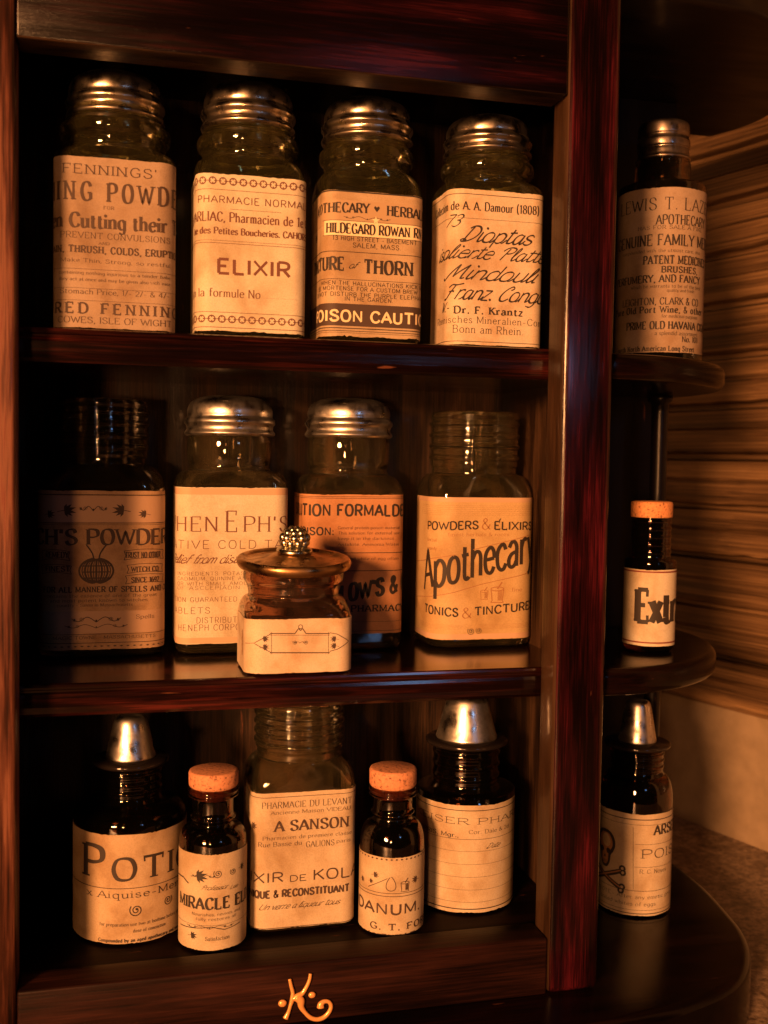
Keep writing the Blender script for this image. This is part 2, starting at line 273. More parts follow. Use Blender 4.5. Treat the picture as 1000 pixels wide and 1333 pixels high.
# ---------------------------------------------------------------- stroke letters (cap height 10, x height 6.5)
G = {
'A': '8|0,0 4,10 8,0/1.5,3.5 6.5,3.5', 'B': '7.2|1,0 1,10/~1,10 4,10 6,9 6.2,7.5 5.5,5.8 4,5.3 1,5.3/~1,5.3 4,5.3 6,4.7 6.8,2.8 6,.8 4,0 1,0',
'C': '8|~7.4,7.6 6.5,9.3 4.5,10 2.2,9 .8,5 2.2,1 4.5,0 6.5,.7 7.6,2.4', 'D': '8|1,0 1,10/~1,10 4,10 6.5,8.6 7.5,5 6.5,1.4 4,0 1,0',
'E': '7|1,0 1,10/1,10 6.3,10/1,5.2 5,5.2/1,0 6.6,0', 'F': '6.6|1,0 1,10/1,10 6.3,10/1,5.2 5,5.2',
'G': '8.4|~7.4,7.6 6.4,9.4 4.5,10 2.2,9 .8,5 2.2,1 4.6,0 6.5,.5 7.5,1.6/7.5,0.8 7.5,4.2/5.2,4.2 8.2,4.2', 'H': '8|1,0 1,10/7,0 7,10/1,5.2 7,5.2',
'I': '2.2|1.1,0 1.1,10', 'J': '5|4,10 4,2/~4,2 3.4,.4 2,0 .6,.6 .3,2', 'K': '7.4|1,0 1,10/6.8,10 1,4.2/2.8,6 7.2,0', 'L': '6.6|1,0 1,10/1,0 6.2,0',
'M': '10|1,0 1,10/1,10 5,1/5,1 9,10/9,10 9,0', 'N': '8.2|1,0 1,10/1,10 7,0/7,0 7,10', 'O': '8.4|o4.2,10 1.8,9 .7,5 1.8,1 4.2,0 6.6,1 7.7,5 6.6,9',
'P': '7.2|1,0 1,10/~1,10 4,10 6.2,9.2 6.8,7.4 6.2,5.6 4,4.8 1,4.8', 'Q': '8.4|o4.2,10 1.8,9 .7,5 1.8,1 4.2,0 6.6,1 7.7,5 6.6,9/4.5,2.5 7.5,-1',
'R': '7.6|1,0 1,10/~1,10 4,10 6.2,9.2 6.8,7.4 6.2,5.6 4,4.8 1,4.8/3.8,4.8 7.2,0', 'S': '7.2|~6.3,7.6 5.4,9.5 3.7,10 1.8,9.4 1.1,7.8 1.8,6.2 3.8,5.2 5.8,4.1 6.6,2.4 5.7,.7 3.7,0 1.8,.6 .8,2.5',
'T': '8|4,0 4,10/.4,10 7.6,10', 'U': '7.8|1,10 1,3.5/~1,3.5 1.6,1 4,0 6.2,1 6.8,3.5/6.8,3.5 6.8,10', 'V': '8|0,10 4,0 8,10', 'W': '11|0,10 3,0 5.5,9 8,0 11,10',
'X': '7.6|.3,0 7.3,10/.3,10 7.3,0', 'Y': '8|0,10 4,4.8/8,10 4,4.8/4,4.8 4,0', 'Z': '7.4|.6,10 6.8,10/6.8,10 .4,0/.4,0 7,0',
'0': '6.8|o3.4,10 1.5,9 .7,5 1.5,1 3.4,0 5.3,1 6.1,5 5.3,9', '1': '4|2.5,0 2.5,10/.8,8.3 2.5,10', '2': '6.6|~.8,7.8 1.8,9.6 3.6,10 5.5,9 5.8,7 4,4 .6,0/.6,0 6.2,0',
'3': '6.6|~.8,8.6 2.4,10 4.4,9.8 5.6,8 4.6,5.8 2.6,5.3/~2.6,5.3 5,4.8 6,2.8 5,.6 2.8,0 .6,1.2', '4': '6.8|4.6,0 4.6,10/4.6,10 .3,3/.3,3 6.4,3', '6': '6.6|~5.4,9.2 3.6,10 1.6,8 .8,4 1.6,.8 3.6,0 5.6,1.2 6,3.2 5.2,5.2 3.4,5.8 1.4,4.6',
'7': '6.6|.6,10 6.2,10/6.2,10 2.4,0', '8': '6.8|o3.4,10 1.6,9.2 1.2,7.6 1.9,6 3.4,5.3 4.9,6 5.6,7.6 5.2,9.2/o3.4,5.3 1.3,4.4 .8,2.6 1.5,.8 3.4,0 5.3,.8 6,2.6 5.5,4.4',
'9': '6.6|~1.2,.8 3,0 5,2 5.8,6 5,9.2 3,10 1,8.8 .6,6.8 1.4,4.8 3.2,4.2 5.2,5.4',
'a': '5.9|~.9,5.2 2,6.4 3.6,6.4 4.6,5.2 4.7,3.8/4.7,5 4.7,0/~4.7,3.8 2.2,3.4 .8,2.2 .9,.7 2.2,0 3.7,.4 4.7,1.6', 'b': '6.4|1,0 1,10/~1,4.8 2.4,6.3 4,6.3 5.4,5 5.6,3.2 5.2,1.2 3.8,0 2.2,.1 1,1.4',
'c': '5.6|~5,5 4,6.4 2.6,6.4 1.1,5.2 .7,3.2 1.3,1 2.8,0 4.2,.2 5.2,1.4', 'd': '6.4|5.4,0 5.4,10/~5.4,4.8 4,6.3 2.4,6.3 1,5 .8,3.2 1.2,1.2 2.6,0 4.2,.1 5.4,1.4',
'e': '5.8|.8,3.6 5.3,3.6/~5.3,3.6 5.1,5.2 4,6.4 2.5,6.4 1.1,5.2 .7,3.2 1.3,1 2.8,0 4.2,.2 5.2,1.4', 'f': '4.2|1.8,0 1.8,8/~1.8,8 2.2,9.5 3.2,10 4.2,9.5/.4,6.3 3.7,6.3',
'g': '6.4|5.4,6.4 5.4,-1/~5.4,-1 4.6,-2.7 3,-3.1 1,-2.4/~5.4,4.8 4,6.3 2.4,6.3 1,5 .8,3.2 1.2,1.2 2.6,0 4.2,.1 5.4,1.4', 'h': '6.4|1,0 1,10/~1,4.6 2.4,6.2 4,6.3 5,5.3 5.2,4/5.2,4 5.2,0',
'i': '2.2|1,0 1,6.5/d1,8.8', 'j': '2.6|1.5,6.5 1.5,-1/~1.5,-1 1,-2.5 -.4,-3/d1.5,8.8', 'k': '6|1,0 1,10/5,6.4 1,2.6/2.4,3.8 5.4,0', 'l': '2.2|1,0 1,10',
'm': '9|1,0 1,6.5/~1,4.8 2.2,6.2 3.4,6.3 4.2,5.4 4.4,4/4.4,4 4.4,0/~4.4,4.8 5.6,6.2 6.8,6.3 7.6,5.4 7.8,4/7.8,4 7.8,0', 'n': '6.3|1,0 1,6.5/~1,4.6 2.4,6.2 4,6.3 5,5.3 5.2,4/5.2,4 5.2,0',
'o': '6.4|o3.2,6.5 1.4,5.7 .7,3.2 1.4,.7 3.2,0 5,.7 5.7,3.2 5,5.7', 'p': '6.4|1,-3.2 1,6.5/~1,4.8 2.4,6.3 4,6.3 5.4,5 5.6,3.2 5.2,1.2 3.8,0 2.2,.1 1,1.4',
'q': '6.4|5.4,-3.2 5.4,6.5/~5.4,4.8 4,6.3 2.4,6.3 1,5 .8,3.2 1.2,1.2 2.6,0 4.2,.1 5.4,1.4', 'r': '4.6|1,0 1,6.5/~1,4.4 2,6 3.2,6.4 4.3,5.9', 's': '5.3|~4.3,5.2 3.6,6.3 2.4,6.5 1.2,6 .8,4.9 1.5,3.8 3,3.2 4.4,2.5 4.7,1.4 4,.3 2.6,0 1.2,.4 .6,1.5',
't': '4.4|1.8,1.6 1.8,8.4/~1.8,1.6 2.2,.3 3.2,0 4.2,.5/.4,6.3 3.8,6.3', 'u': '6.3|1,6.5 1,2/~1,2 1.6,.4 3,0 4.3,.8 5.2,2/5.2,6.5 5.2,0', 'v': '5.6|.3,6.5 2.8,0 5.3,6.5', 'w': '8|.3,6.5 2.2,0 4,6 5.8,0 7.7,6.5',
'x': '5.6|.4,0 5.2,6.5/.4,6.5 5.2,0', 'y': '5.8|.3,6.5 2.9,0/~5.4,6.5 2.9,0 1.8,-2.4 .4,-3', 'z': '5.4|.5,6.5 4.8,6.5/4.8,6.5 .5,0/.5,0 5,0',
'.': '2.2|d1,.5', ',': '2.2|~1.2,.8 1.1,-.4 .5,-1.6', "'": '2|1,10 .8,7.4', '-': '5|.8,3.6 4.2,3.6', '&': '7.6|~7,0 2,6.8 1.8,8.8 3,10 4.4,9 4,7.2 1.2,4.2 .7,2 2,.2 4,.3 6,2.4 6.9,4.8',
'(': '3.4|~2.8,11 1.2,8 .9,4.5 1.4,1 2.8,-1.6', ')': '3.4|~.6,11 2.2,8 2.5,4.5 2,1 .6,-1.6', '/': '4|.2,-.6 3.8,10.4', ':': '2.2|d1,.6/d1,5.4', '*': '3.6|d1.8,4.4', '+': '6|3,1 3,7/.4,4 5.6,4', ' ': '3.4|'}
GS = {'a': '6|~4.8,5.4 3,6.4 1.4,5.4 .8,3 1.4,.6 2.8,0 4.2,1.6 4.8,5/4.8,6.2 4.8,1.2/~4.8,1.2 5.2,.1 6,.6', 'D': '8.4|~2,0 2.4,5 3,9.6/~1.2,8.4 3,10 6,9.6 7.8,6.5 6.8,2.6 4,.2 1.4,-.2 .6,.8 1.6,1.4 3.4,.4',
 'P': '7.4|~2.2,0 2.8,5 3.4,9.4/~.4,7.2 1.6,9.4 4,10.4 6.8,9.4 6.8,6.8 4.8,5.4 3,5.4', 'F': '8|~.8,.9 1.8,0 2.8,1.4 3.6,5 4.4,9.4/~.6,8 2,9.8 5,9.6 8.4,10.6/~2.2,5.2 4,5.6 5.6,5.2',
 'C': '7|~5.2,7.6 6.6,8.6 6,10 4.2,9.6 2,7 .9,3.4 1.8,.6 4.2,0 6.6,1.8', 'M': '10|~-1,1.4 0,.1 1.4,1 3.4,9.8/~3.4,9.8 4,6 4.6,1.6/~4.6,1.6 6,6 7.8,9.8/~7.8,9.8 7.9,4 8.6,.4 9.8,1',
 'W': '11|~0,9 1,10 1.6,6 2.6,.2/~2.6,.2 4.6,5 5.8,9/~5.8,9 6,4 6.8,.2/~6.8,.2 9,5 10.4,10.2', 'i': '2.6|~1,6.5 .9,2 1.4,.2 2.4,.6/d1.8,9', 't': '4|~1.8,9.4 1.6,3 2,.3 3.4,.6/.2,7 3.9,7.4', 'l': '2.8|~.6,2 2,7 2.4,9.8 1.6,10 1,7 1,2 1.6,.1 2.6,.6'}
CG = {}; SG = {}
for ch, sdef in list(G.items()) + [('#' + k, v) for k, v in GS.items()]:
    w, body = sdef.split('|'); st = []
    for part in body.split('/') if ch != '/' else [body]:
        if not part: continue
        k = part[0] if part[0] in '~od' else 'l'
        pts = [tuple(float(v) for v in q.split(',')) for q in (part[1:] if k != 'l' else part).split()]
        if k == '~': pts = cat(pts, 4)
        if k == 'o': pts = cat(pts, 4, True); pts.append(pts[0])
        st.append((k, pts))
    if len(ch) > 1: SG[ch[1]] = (float(w), st)
    else: CG[ch] = (float(w), st)
#          stem  thin  serif  thick shear gap   cap thin ticks
STYLE = {
 'serif': (1.05, .42, .75, .34, 0, .9), 'roman': (.95, .30, .75, .26, 0, 1.5), 'bold': (2.0, .62, .75, .5, 0, 1.15), 'slab': (1.05, .55, 1.0, .62, 0, 1.5),
 'slabb': (2.05, .95, 1.0, .9, 0, 1.9), 'cond': (2.1, .75, .62, .75, 0, 1.5), 'condl': (1.5, .6, .6, .5, 0, 1.3), 'light': (.75, .42, .9, .4, 0, 1.5), 'wide': (1.0, .5, 1.0, .5, 0, 1.0),
 'sans': (1.05, .85, 0, 0, 0, 1.7), 'sansb': (1.7, 1.4, 0, 0, 0, 1.4), 'sansl': (.62, .56, 0, 0, 0, 2.2), 'wides': (1.2, 1.0, 0, 0, 0, 1.1), 'sanscb': (2.5, 1.6, 0, 0, 0, 1.3), 'flare': (1.7, 1.2, .28, .6, 0, 1.1),
 'condw': (1.75, .7, .8, .7, 0, 4.2), 'slabw': (1.9, .9, 1.0, .8, 0, 4.0), 'extra': (2.3, 1.1, .45, .9, 0, .9), 'deco': (1.05, .95, 0, 0, 0, .35), 'shad': (1.6, .75, .85, .6, 0, 1.6), 'script': (1.4, .45, 0, 0, .6, .0)}

class Sheet:
    """collects flat printed shapes in label coordinates (metres) per ink and wraps them round the bottle"""
    def __init__(s, b, lab): s.b = b; s.hw = lab['hw']; s.zt = lab['zt']; s.zb = lab['zb']; s.q = {}; s.k = 0
    def at(s, u, h):
        b = s.b; ax, ay, c = b['ax'], b['ay'], b['c']; fl = ax - c; ql = c * math.pi / 2; t = abs(u); g = 1 if u >= 0 else -1
        if c > ax * .95: a = t / ax; m = (math.sin(a), -math.cos(a)); p = (ax * m[0], ax * m[1])
        elif t <= fl: p = (t, -ay); m = (0, -1)
        elif t <= fl + ql: a = (t - fl) / c; m = (math.sin(a), -math.cos(a)); p = (fl + c * m[0], -ay + c + c * m[1])
        else: p = (ax, -ay + c + t - fl - ql); m = (1, 0)
        return g * (p[0] + m[0] * h), p[1] + m[1] * h
    def poly(s, pts, ink, lift=0):
        if len(pts) < 3: return
        us = [p[0] for p in pts]; vs = [p[1] for p in pts]
        if max(us) > s.hw or min(us) < -s.hw or max(vs) > s.zt or min(vs) < s.zb: return
        s.k += 1; h = .00034 + lift + (s.k % 60) * 1.6e-6; lo, hi = min(us), max(us)
        if hi - lo < .0013: s.q.setdefault(ink, []).append((pts, h)); return
        n = int((hi - lo) / .0010) + 1                          # wide shapes are cut into strips that follow the curve of the glass
        def clip(P, c, g):
            out = []
            for i in range(len(P)):
                a, b = P[i - 1], P[i]; da, db = (a[0] - c) * g, (b[0] - c) * g
                if (da >= 0) != (db >= 0): f = da / (da - db); out.append((c, a[1] + (b[1] - a[1]) * f))
                if db >= 0: out.append(b)
            return out
        for i in range(n):
            P = clip(clip(pts, lo + (hi - lo) * i / n, 1), lo + (hi - lo) * (i + 1) / n, -1)
            if len(P) > 2: s.q.setdefault(ink, []).append((P, h))
    def rect(s, u0, u1, v0, v1, ink, lift=0, du=.0012):
        u0, u1 = max(u0, -s.hw + 1e-5), min(u1, s.hw - 1e-5); v0, v1 = max(v0, s.zb + 1e-5), min(v1, s.zt - 1e-5)
        if u1 <= u0 or v1 <= v0: return
        n = max(1, int((u1 - u0) / du)); s.k += 1
        for i in range(n):
            a, b = u0 + (u1 - u0) * i / n, u0 + (u1 - u0) * (i + 1) / n
            s.q.setdefault(ink, []).append(([(a, v0), (b, v0), (b, v1), (a, v1)], .00034 + lift + ((s.k % 60) * 1.6e-6 if lift >= 0 else 0)))
    def ribbon(s, pts, wf, ink, lift=0):
        P = []
        for i, p in enumerate(pts):                             # split long runs so that they bend with the glass
            if P:
                d = math.dist(P[-1], p); n = int(d / .0012); q = P[-1]
                for k in range(1, n + 1): P.append((q[0] + (p[0] - q[0]) * k / (n + 1), q[1] + (p[1] - q[1]) * k / (n + 1)))
            P.append(p)
        L = len(P); A = []; B = []
        for i in range(L):
            a, b = P[max(i - 1, 0)], P[min(i + 1, L - 1)]; dx, dy = b[0] - a[0], b[1] - a[1]; l = math.hypot(dx, dy) or 1e-9
            w = (wf(dx / l, dy / l) if callable(wf) else wf) / 2; A.append((P[i][0] - dy / l * w, P[i][1] + dx / l * w)); B.append((P[i][0] + dy / l * w, P[i][1] - dx / l * w))
        s.k += 1; kk = s.k
        for i in range(L - 1): s.poly([A[i], B[i], B[i + 1], A[i + 1]], ink, lift); s.k = kk
    def disc(s, u, v, r, ink, n=10, lift=0, ry=None): s.poly([(u + r * math.cos(2 * math.pi * i / n), v + (ry or r) * math.sin(2 * math.pi * i / n)) for i in range(n)], ink, lift)
    def text(s, pre, vis, post, u0, u1, v, h, style, ink, rot=0, lift=0):
        stem, thin, sl, stt, shear, gap = STYLE[style]; full = pre + vis + post; xs = []; x = 0
        for ch in full:
            xs.append(x); x += (SG if style == 'script' and ch in SG else CG).get(ch, CG['o'])[0] + gap
        xs.append(x)
        a, b = len(pre), len(pre) + len(vis); x0, x1 = xs[a], xs[b] - gap
        kx = (u1 - u0) / max(x1 - x0, .1); ky = h / 10; wk = ky * min(1.25, max(.62, (kx / ky) ** .5)) if kx < ky else ky
        um = (u0 + u1) / 2
        def mp(x, y):
            u = u0 + (x + shear * (y - 3) - x0) * kx; return (u, v + y * ky + rot * (u - um))
        heavy = [1.0]
        def wf(dx, dy):
            c = abs(dx * -.30 + dy * .954) if style != 'script' else abs(dx * -.5 + dy * .86); d = c ** 1.4
            if style == 'script' and dy > .3: d = .15
            return wk * 1.18 * (thin * 1.15 + (stem * heavy[0] - thin) * d)
        ks = min(1.6, ky / kx) * .8 if kx < ky else 1
        for i, ch in enumerate(full):
            w, st = (SG if style == 'script' and ch in SG else CG).get(ch, CG['o']); ends = {}; heavy[0] = .68 if ch in 'WMNwmX&' and stem > 1.6 else 1.0
            for k, pts in st:
                for e in (pts[0], pts[-1]): ends[e] = ends.get(e, 0) + 1
            if style == 'script' and ch.islower() and i + 1 < len(full) and full[i + 1].islower():
                s.ribbon([mp(xs[i] + px, py) for px, py in cat([(w - 1.3, .1), (w - .3, .4), (w + 1.0, 2.6)], 3)], wk * .7, ink, lift)
            for k, pts in st:
                X = xs[i]
                if k == 'd':
                    c = mp(X + pts[0][0], pts[0][1]); s.disc(c[0], c[1], wk * stem * .62, ink, 8, lift); continue
                s.ribbon([mp(X + px, py) for px, py in pts], wf, ink, lift)
                if k == 'l' and sl and ch.isalnum():
                    for e, o in ((pts[0], pts[1]), (pts[-1], pts[-2])):
                        dy = e[1] - o[1]; dx = e[0] - o[0]
                        if abs(dy) > abs(dx) * .6 and e[1] in (0, 10, 6.5, -3.2):
                            hw = (stem / 2 * wk / kx + sl * (ks if ks > 1 else 1)); f = stt / 2 if e[1] in (0, -3.2) else -stt / 2
                            l_, r_ = (hw, hw) if not (ch.islower() and e[1] in (6.5, 10)) else (hw, stem * .3)
                            if ch in 'MN' and e[1] == 10 and e[0] < 2: r_ = stem * .3
                            s.ribbon([mp(X + e[0] - l_, e[1] + f), mp(X + e[0] + r_, e[1] + f)], wk * stt, ink, lift)
                        elif abs(dy) < .01 and e[1] in (0, 10) and ends[e] == 1 and ch.isupper():
                            d = 2.1 if e[1] == 0 else -2.1; f = .25 * (-1 if dx > 0 else 1)
                            s.ribbon([mp(X + e[0] + f, e[1] - .02 * d), mp(X + e[0] + f * 1.6, e[1] + d)], wk * max(stt * 1.2, .5), ink, lift)
    # ---- printed ornament
    def swirl(s, u, v, r, ink, w=None):
        g = 1 if r > 0 else -1; r = abs(r); pts = []
        for i in range(26):
            t = i / 25; a = t * 3.6 * math.pi; q = r * (1 - .82 * t); pts.append((u + g * q * math.cos(a + 2.4), v + q * math.sin(a + 2.4)))
        s.ribbon(pts, w or r * .16, ink); s.disc(*pts[-1], r * .2, ink)
    def leaf(s, u, v, r, ink):
        g = 1 if r > 0 else -1; r = abs(r)
        for a in (-62, -35, -12, 14, 40, 70):
            l = r * (1 - abs(a) / 150); ca, sa = math.cos(R(a)), math.sin(R(a)); m = .5 * l; w = .11 * r
            s.poly([(u, v), (u + g * (m * ca - w * sa), v + m * sa + w * ca), (u + g * l * ca, v + l * sa), (u + g * (m * ca + w * sa), v + m * sa - w * ca)], ink)
        s.ribbon([(u - g * r * .5, v - r * .1), (u, v), (u + g * r * .6, v + r * .05)], r * .05, ink)
    def scroll(s, u, v, w, h, ink):
        for g in (-1, 1):
            pts = cat([(u, v - h * .3), (u + g * w * .18, v + h * .35), (u + g * w * .36, v - h * .2), (u + g * w * .5, v + h * .2)], 6); s.ribbon(pts, h * .10, ink)
            s.swirl(u + g * w * .30, v + h * .1, g * h * .30, ink); s.leaf(u + g * w * .42, v, g * h * .45, ink)
        s.disc(u, v - h * .1, h * .13, ink)
    def ops(s, L, pal):
        mm = .001; ink = pal[0]
        for o in L:
            t = o[0]; f = [x * mm if isinstance(x, (int, float)) else x for x in o]
            if t == 'T':
                cidx = o[9]; s.text(o[1], o[2], o[3], f[4], f[5], f[6], f[7], o[8], pal[cidx], o[10], .00014 if cidx == 1 else 0)
            elif t == 'H': s.rect(f[3], f[4], f[1] - f[2] / 2, f[1] + f[2] / 2, pal[o[5]])
            elif t == 'RINGS':
                n = int(s.hw / f[3]) - 1
                for i in range(-n, n + 1):
                    c = [(i * f[3] + f[2] * math.cos(2 * math.pi * k / 12), f[1] + f[2] * math.sin(2 * math.pi * k / 12)) for k in range(13)]; s.ribbon(c, f[2] * .34, ink)
                    for k in range(4): s.disc(i * f[3] + f[2] * .62 * math.cos(k * math.pi / 2), f[1] + f[2] * .62 * math.sin(k * math.pi / 2), f[2] * .2, ink, 6)
                    s.ribbon([(i * f[3] + f[2], f[1]), ((i + 1) * f[3] - f[2], f[1])], f[2] * .2, ink)
            elif t == 'DOTS':
                n = int((f[3] - f[2]) / .0006)
                for i in range(n): s.disc(f[2] + i * .0006, f[1], .00011, ink, 5)
            elif t == 'DASH':
                n = int(s.hw / f[3]) - 1
                for i in range(-n, n + 1): s.poly([(i * f[3] - f[3] * .3, f[1]), (i * f[3], f[1] - f[2] / 2), (i * f[3] + f[3] * .3, f[1]), (i * f[3], f[1] + f[2] / 2)], ink)
            elif t == 'TINT': s.rect(-s.hw, s.hw, f[2], f[1], 'tint', -.00007)
            elif t == 'TINTB': s.rect(-s.hw, s.hw, f[2], f[1], 'tintb', -.00007)
            elif t == 'PAPER': s.rect(f[3], f[4], f[2], f[1], 'knock', -.00004)
            elif t == 'BAND': s.rect(-s.hw, s.hw, f[2], f[1], 'band')
            elif t == 'THINL':
                for i in range(o[3]): vv = f[2] + (f[1] - f[2]) * i / (o[3] - 1); s.rect(-s.hw * .8, s.hw * .8, vv - .00005, vv + .00005, pal[2])
            elif t == 'LINE': s.ribbon([(a * mm, b * mm) for a, b in o[1]], f[2], pal[o[3]])
            elif t == 'SWIRL': s.swirl(f[1], f[2], f[3], ink)
            elif t == 'LEAF': s.leaf(f[1], f[2], f[3], ink)
            elif t == 'SCROLL': s.scroll(f[1], f[2], f[3], f[4], ink)
            elif t == 'RING': s.ribbon([(f[1] + f[3] * math.cos(k * .5236), f[2] + f[3] * math.sin(k * .5236)) for k in range(13)], f[4], ink)
            elif t == 'ACC': s.poly([(f[1], f[2]), (f[1] + f[3], f[2] + f[3]), (f[1] + f[3] * .6, f[2] - f[3] * .2)], ink)
            elif t == 'HEART':
                r = f[3]; s.poly([(f[1] + r * x, f[2] + r * y) for x, y in ((0, -1), (.6, -.3), (1, .3), (.8, .85), (.4, .9), (0, .45), (-.4, .9), (-.8, .85), (-1, .3), (-.6, -.3))], ink)
            elif t == 'STAR':
                r = f[3]; s.poly([(f[1] + r * (1 if k % 2 == 0 else .36) * math.sin(k * math.pi / 5), f[2] + r * (1 if k % 2 == 0 else .36) * math.cos(k * math.pi / 5)) for k in range(10)], 'knock', .0001)
            elif t == 'RIBBON':
                u0, u1, v, h = f[1:5]; n = 12; top = []; bot = []
                for k in range(n + 1): x = k / n; yy = v + h * .22 * math.sin(x * math.pi); top.append((u0 + (u1 - u0) * x, yy + h / 2)); bot.append((u0 + (u1 - u0) * x, yy - h / 2))
                s.ribbon(top, h * .06, ink); s.ribbon(bot, h * .06, ink)
                for e in (0, -1): s.ribbon([top[e], ((top[e][0] + bot[e][0]) / 2 + (.2 if e else -.2) * h * -1, v), bot[e]], h * .08, ink)
            elif t == 'PUMPKIN':                                 # engraved basket with two tall stalks
                u, v, r = f[1:4]
                for k in range(-6, 7):
                    a = k / 6; pts = [(u + r * a * math.cos(q) * .95, v + r * .72 * math.sin(q)) for q in [(-1.35 + 2.7 * j / 10) for j in range(11)]]; s.ribbon(pts, r * (.055 if k % 2 else .11), ink)
                for q in (-.45, -.1, .25): s.rect(u - r * .8, u + r * .8, v + q * r, v + q * r + r * .07, ink)
                for g in (-1, 1): s.ribbon(cat([(u + g * r * .15, v + r * .6), (u + g * r * .22, v + r * 1.0), (u + g * r * .55, v + r * 1.5)], 6), r * .08, ink)
            elif t == 'MORTAR':
                u, v, r = f[1:4]; k = pal[o[4]]
                s.ribbon([(u - r * .7, v + r * .6), (u - r * .55, v - r * .6), (u - r * .7, v - r * .8), (u + r * .7, v - r * .8), (u + r * .55, v - r * .6), (u + r * .7, v + r * .6)], r * .10, k)
                s.ribbon([(u + r * .72 * math.cos(q * .5236), v + r * .6 + r * .2 * math.sin(q * .5236)) for q in range(13)], r * .1, k)
                for q in range(5): s.ribbon([(u + r * (.1 + .1 * q), v + r * .4), (u + r * (.08 + .09 * q), v - r * .6)], r * .06, k)
                s.ribbon([(u, v + r * .6), (u + r * .5, v + r * 1.3)], r * .16, k)
            elif t == 'DROP':
                u, v, r = f[1:4]; s.ribbon(cat([(u, v + r * 1.2), (u + r * .6, v + r * .3), (u + r * .6, v - r * .5), (u, v - r * .8), (u - r * .6, v - r * .5), (u - r * .6, v + r * .3)], 5, True), r * .1, ink)
            elif t == 'FLOWER':
                u, v, r = f[1:4]
                for k in range(7): s.disc(u + (k % 2 - .5) * r * .3, v + (k - 3) * r * .36, r * .25, 'ink_tan', 8, 0, r * .3)
            elif t == 'SKULL':
                u, v, k = f[1], f[2], f[3]
                q = lambda pts: [(u + x * k, v + y * k) for x, y in pts]
                s.poly(q(cat([(0, 205), (70, 190), (115, 130), (122, 60), (95, -5), (75, -30), (62, -105), (30, -160), (-30, -160), (-62, -105), (-75, -30), (-95, -5), (-122, 60), (-115, 130), (-70, 190)], 3, True)), ink)
                s.poly(q(cat([(-5, 175), (52, 165), (88, 110), (92, 60), (70, 15), (45, -30), (40, -95), (18, -132), (-18, -132), (-40, -95), (-45, -30), (-70, 15), (-92, 60), (-88, 110), (-58, 160)], 3, True)), 'ink_tan', .0001); s.poly(q(cat([(0, 165), (40, 150), (66, 105), (60, 60), (30, 40), (-10, 45), (-40, 80), (-40, 130)], 3, True)), 'pap_plain', .00013)
                for g in (-1, 1): s.poly(q(cat([(g * 42, 30), (g * 70, 10), (g * 55, -25), (g * 25, -20), (g * 18, 10)], 3, True)), ink, .00016)
                s.poly(q([(0, -35), (16, -70), (-16, -70)]), ink, .00016)
                for x in (-22, -8, 8, 22): s.ribbon(q([(x, -95), (x, -125)]), k * 6, ink, .00018)
                for g in (-1, 1):
                    s.ribbon(q([(g * -190, -330), (g * 190, -160)]), k * 46, ink); s.ribbon(q([(g * -186, -324), (g * 186, -156)]), k * 13, 'ink_tan', .0001)
                    for x, y in ((g * -200, -315), (g * -190, -350), (g * 200, -135), (g * 205, -175)): s.disc(u + x * k, v + y * k, k * 34, ink, 10); s.disc(u + x * k, v + y * k, k * 14, 'pap_plain', 8, .0001)
    def build(s, name, parent, base):
        o0 = None
        V, F, MI, keys = [], [], [], list(s.q)
        for mi, key in enumerate(keys):
            for pts, h in s.q[key]:
                i0 = len(V)
                for u, v in pts: x, y = s.at(u, h); V.append((x, y, v - base))
                F.append(list(range(i0, i0 + len(pts)))); MI.append(mi)
        me = bpy.data.meshes.new(name); me.from_pydata(V, [], F)
        for k in keys: me.materials.append(M[k])
        me.polygons.foreach_set('material_index', MI); me.update()
        o = bpy.data.objects.new(name, me); C.objects.link(o); o.parent = parent
        return o
def add_label(root, b, lab, pap, pal, torn=0.0004):
    s = Sheet(b, lab); n = 96; nv = 6; V = []; F = []; base = b['z0']
    zb = max(lab['zb'], base + .0012); s.zb = zb
    for j in range(nv + 1):
        for i in range(n + 1):
            u = -lab['hw'] + 2 * lab['hw'] * i / n; x, y = s.at(u, .00022 + (.00008 * math.sin(u * 900 + j) if b['c'] < b['ax'] * .9 else 0) * 0)
            z = zb + (lab['zt'] - zb) * j / nv
            if j == 0 and torn: z += torn * (.5 + .5 * math.sin(u * 310 + b['x'] * 90)) * random.random()
            if j == nv: z -= .00025 * (1 + math.sin(u * 210 + b['y'] * 300)) * random.random()
            V.append((x, y, z - base))
    for j in range(nv):
        for i in range(n): a = j * (n + 1) + i; F.append((a, a + 1, a + n + 2, a + n + 1))
    me = bpy.data.meshes.new('paper_label'); me.from_pydata(V, [], F); me.update()
    for p in me.polygons: p.use_smooth = True
    o = link('paper_label', me, pap, root)
    if not torn: pass
    s.ops(lab['ops'], pal)
    s.build('printing', o, base)
    return o
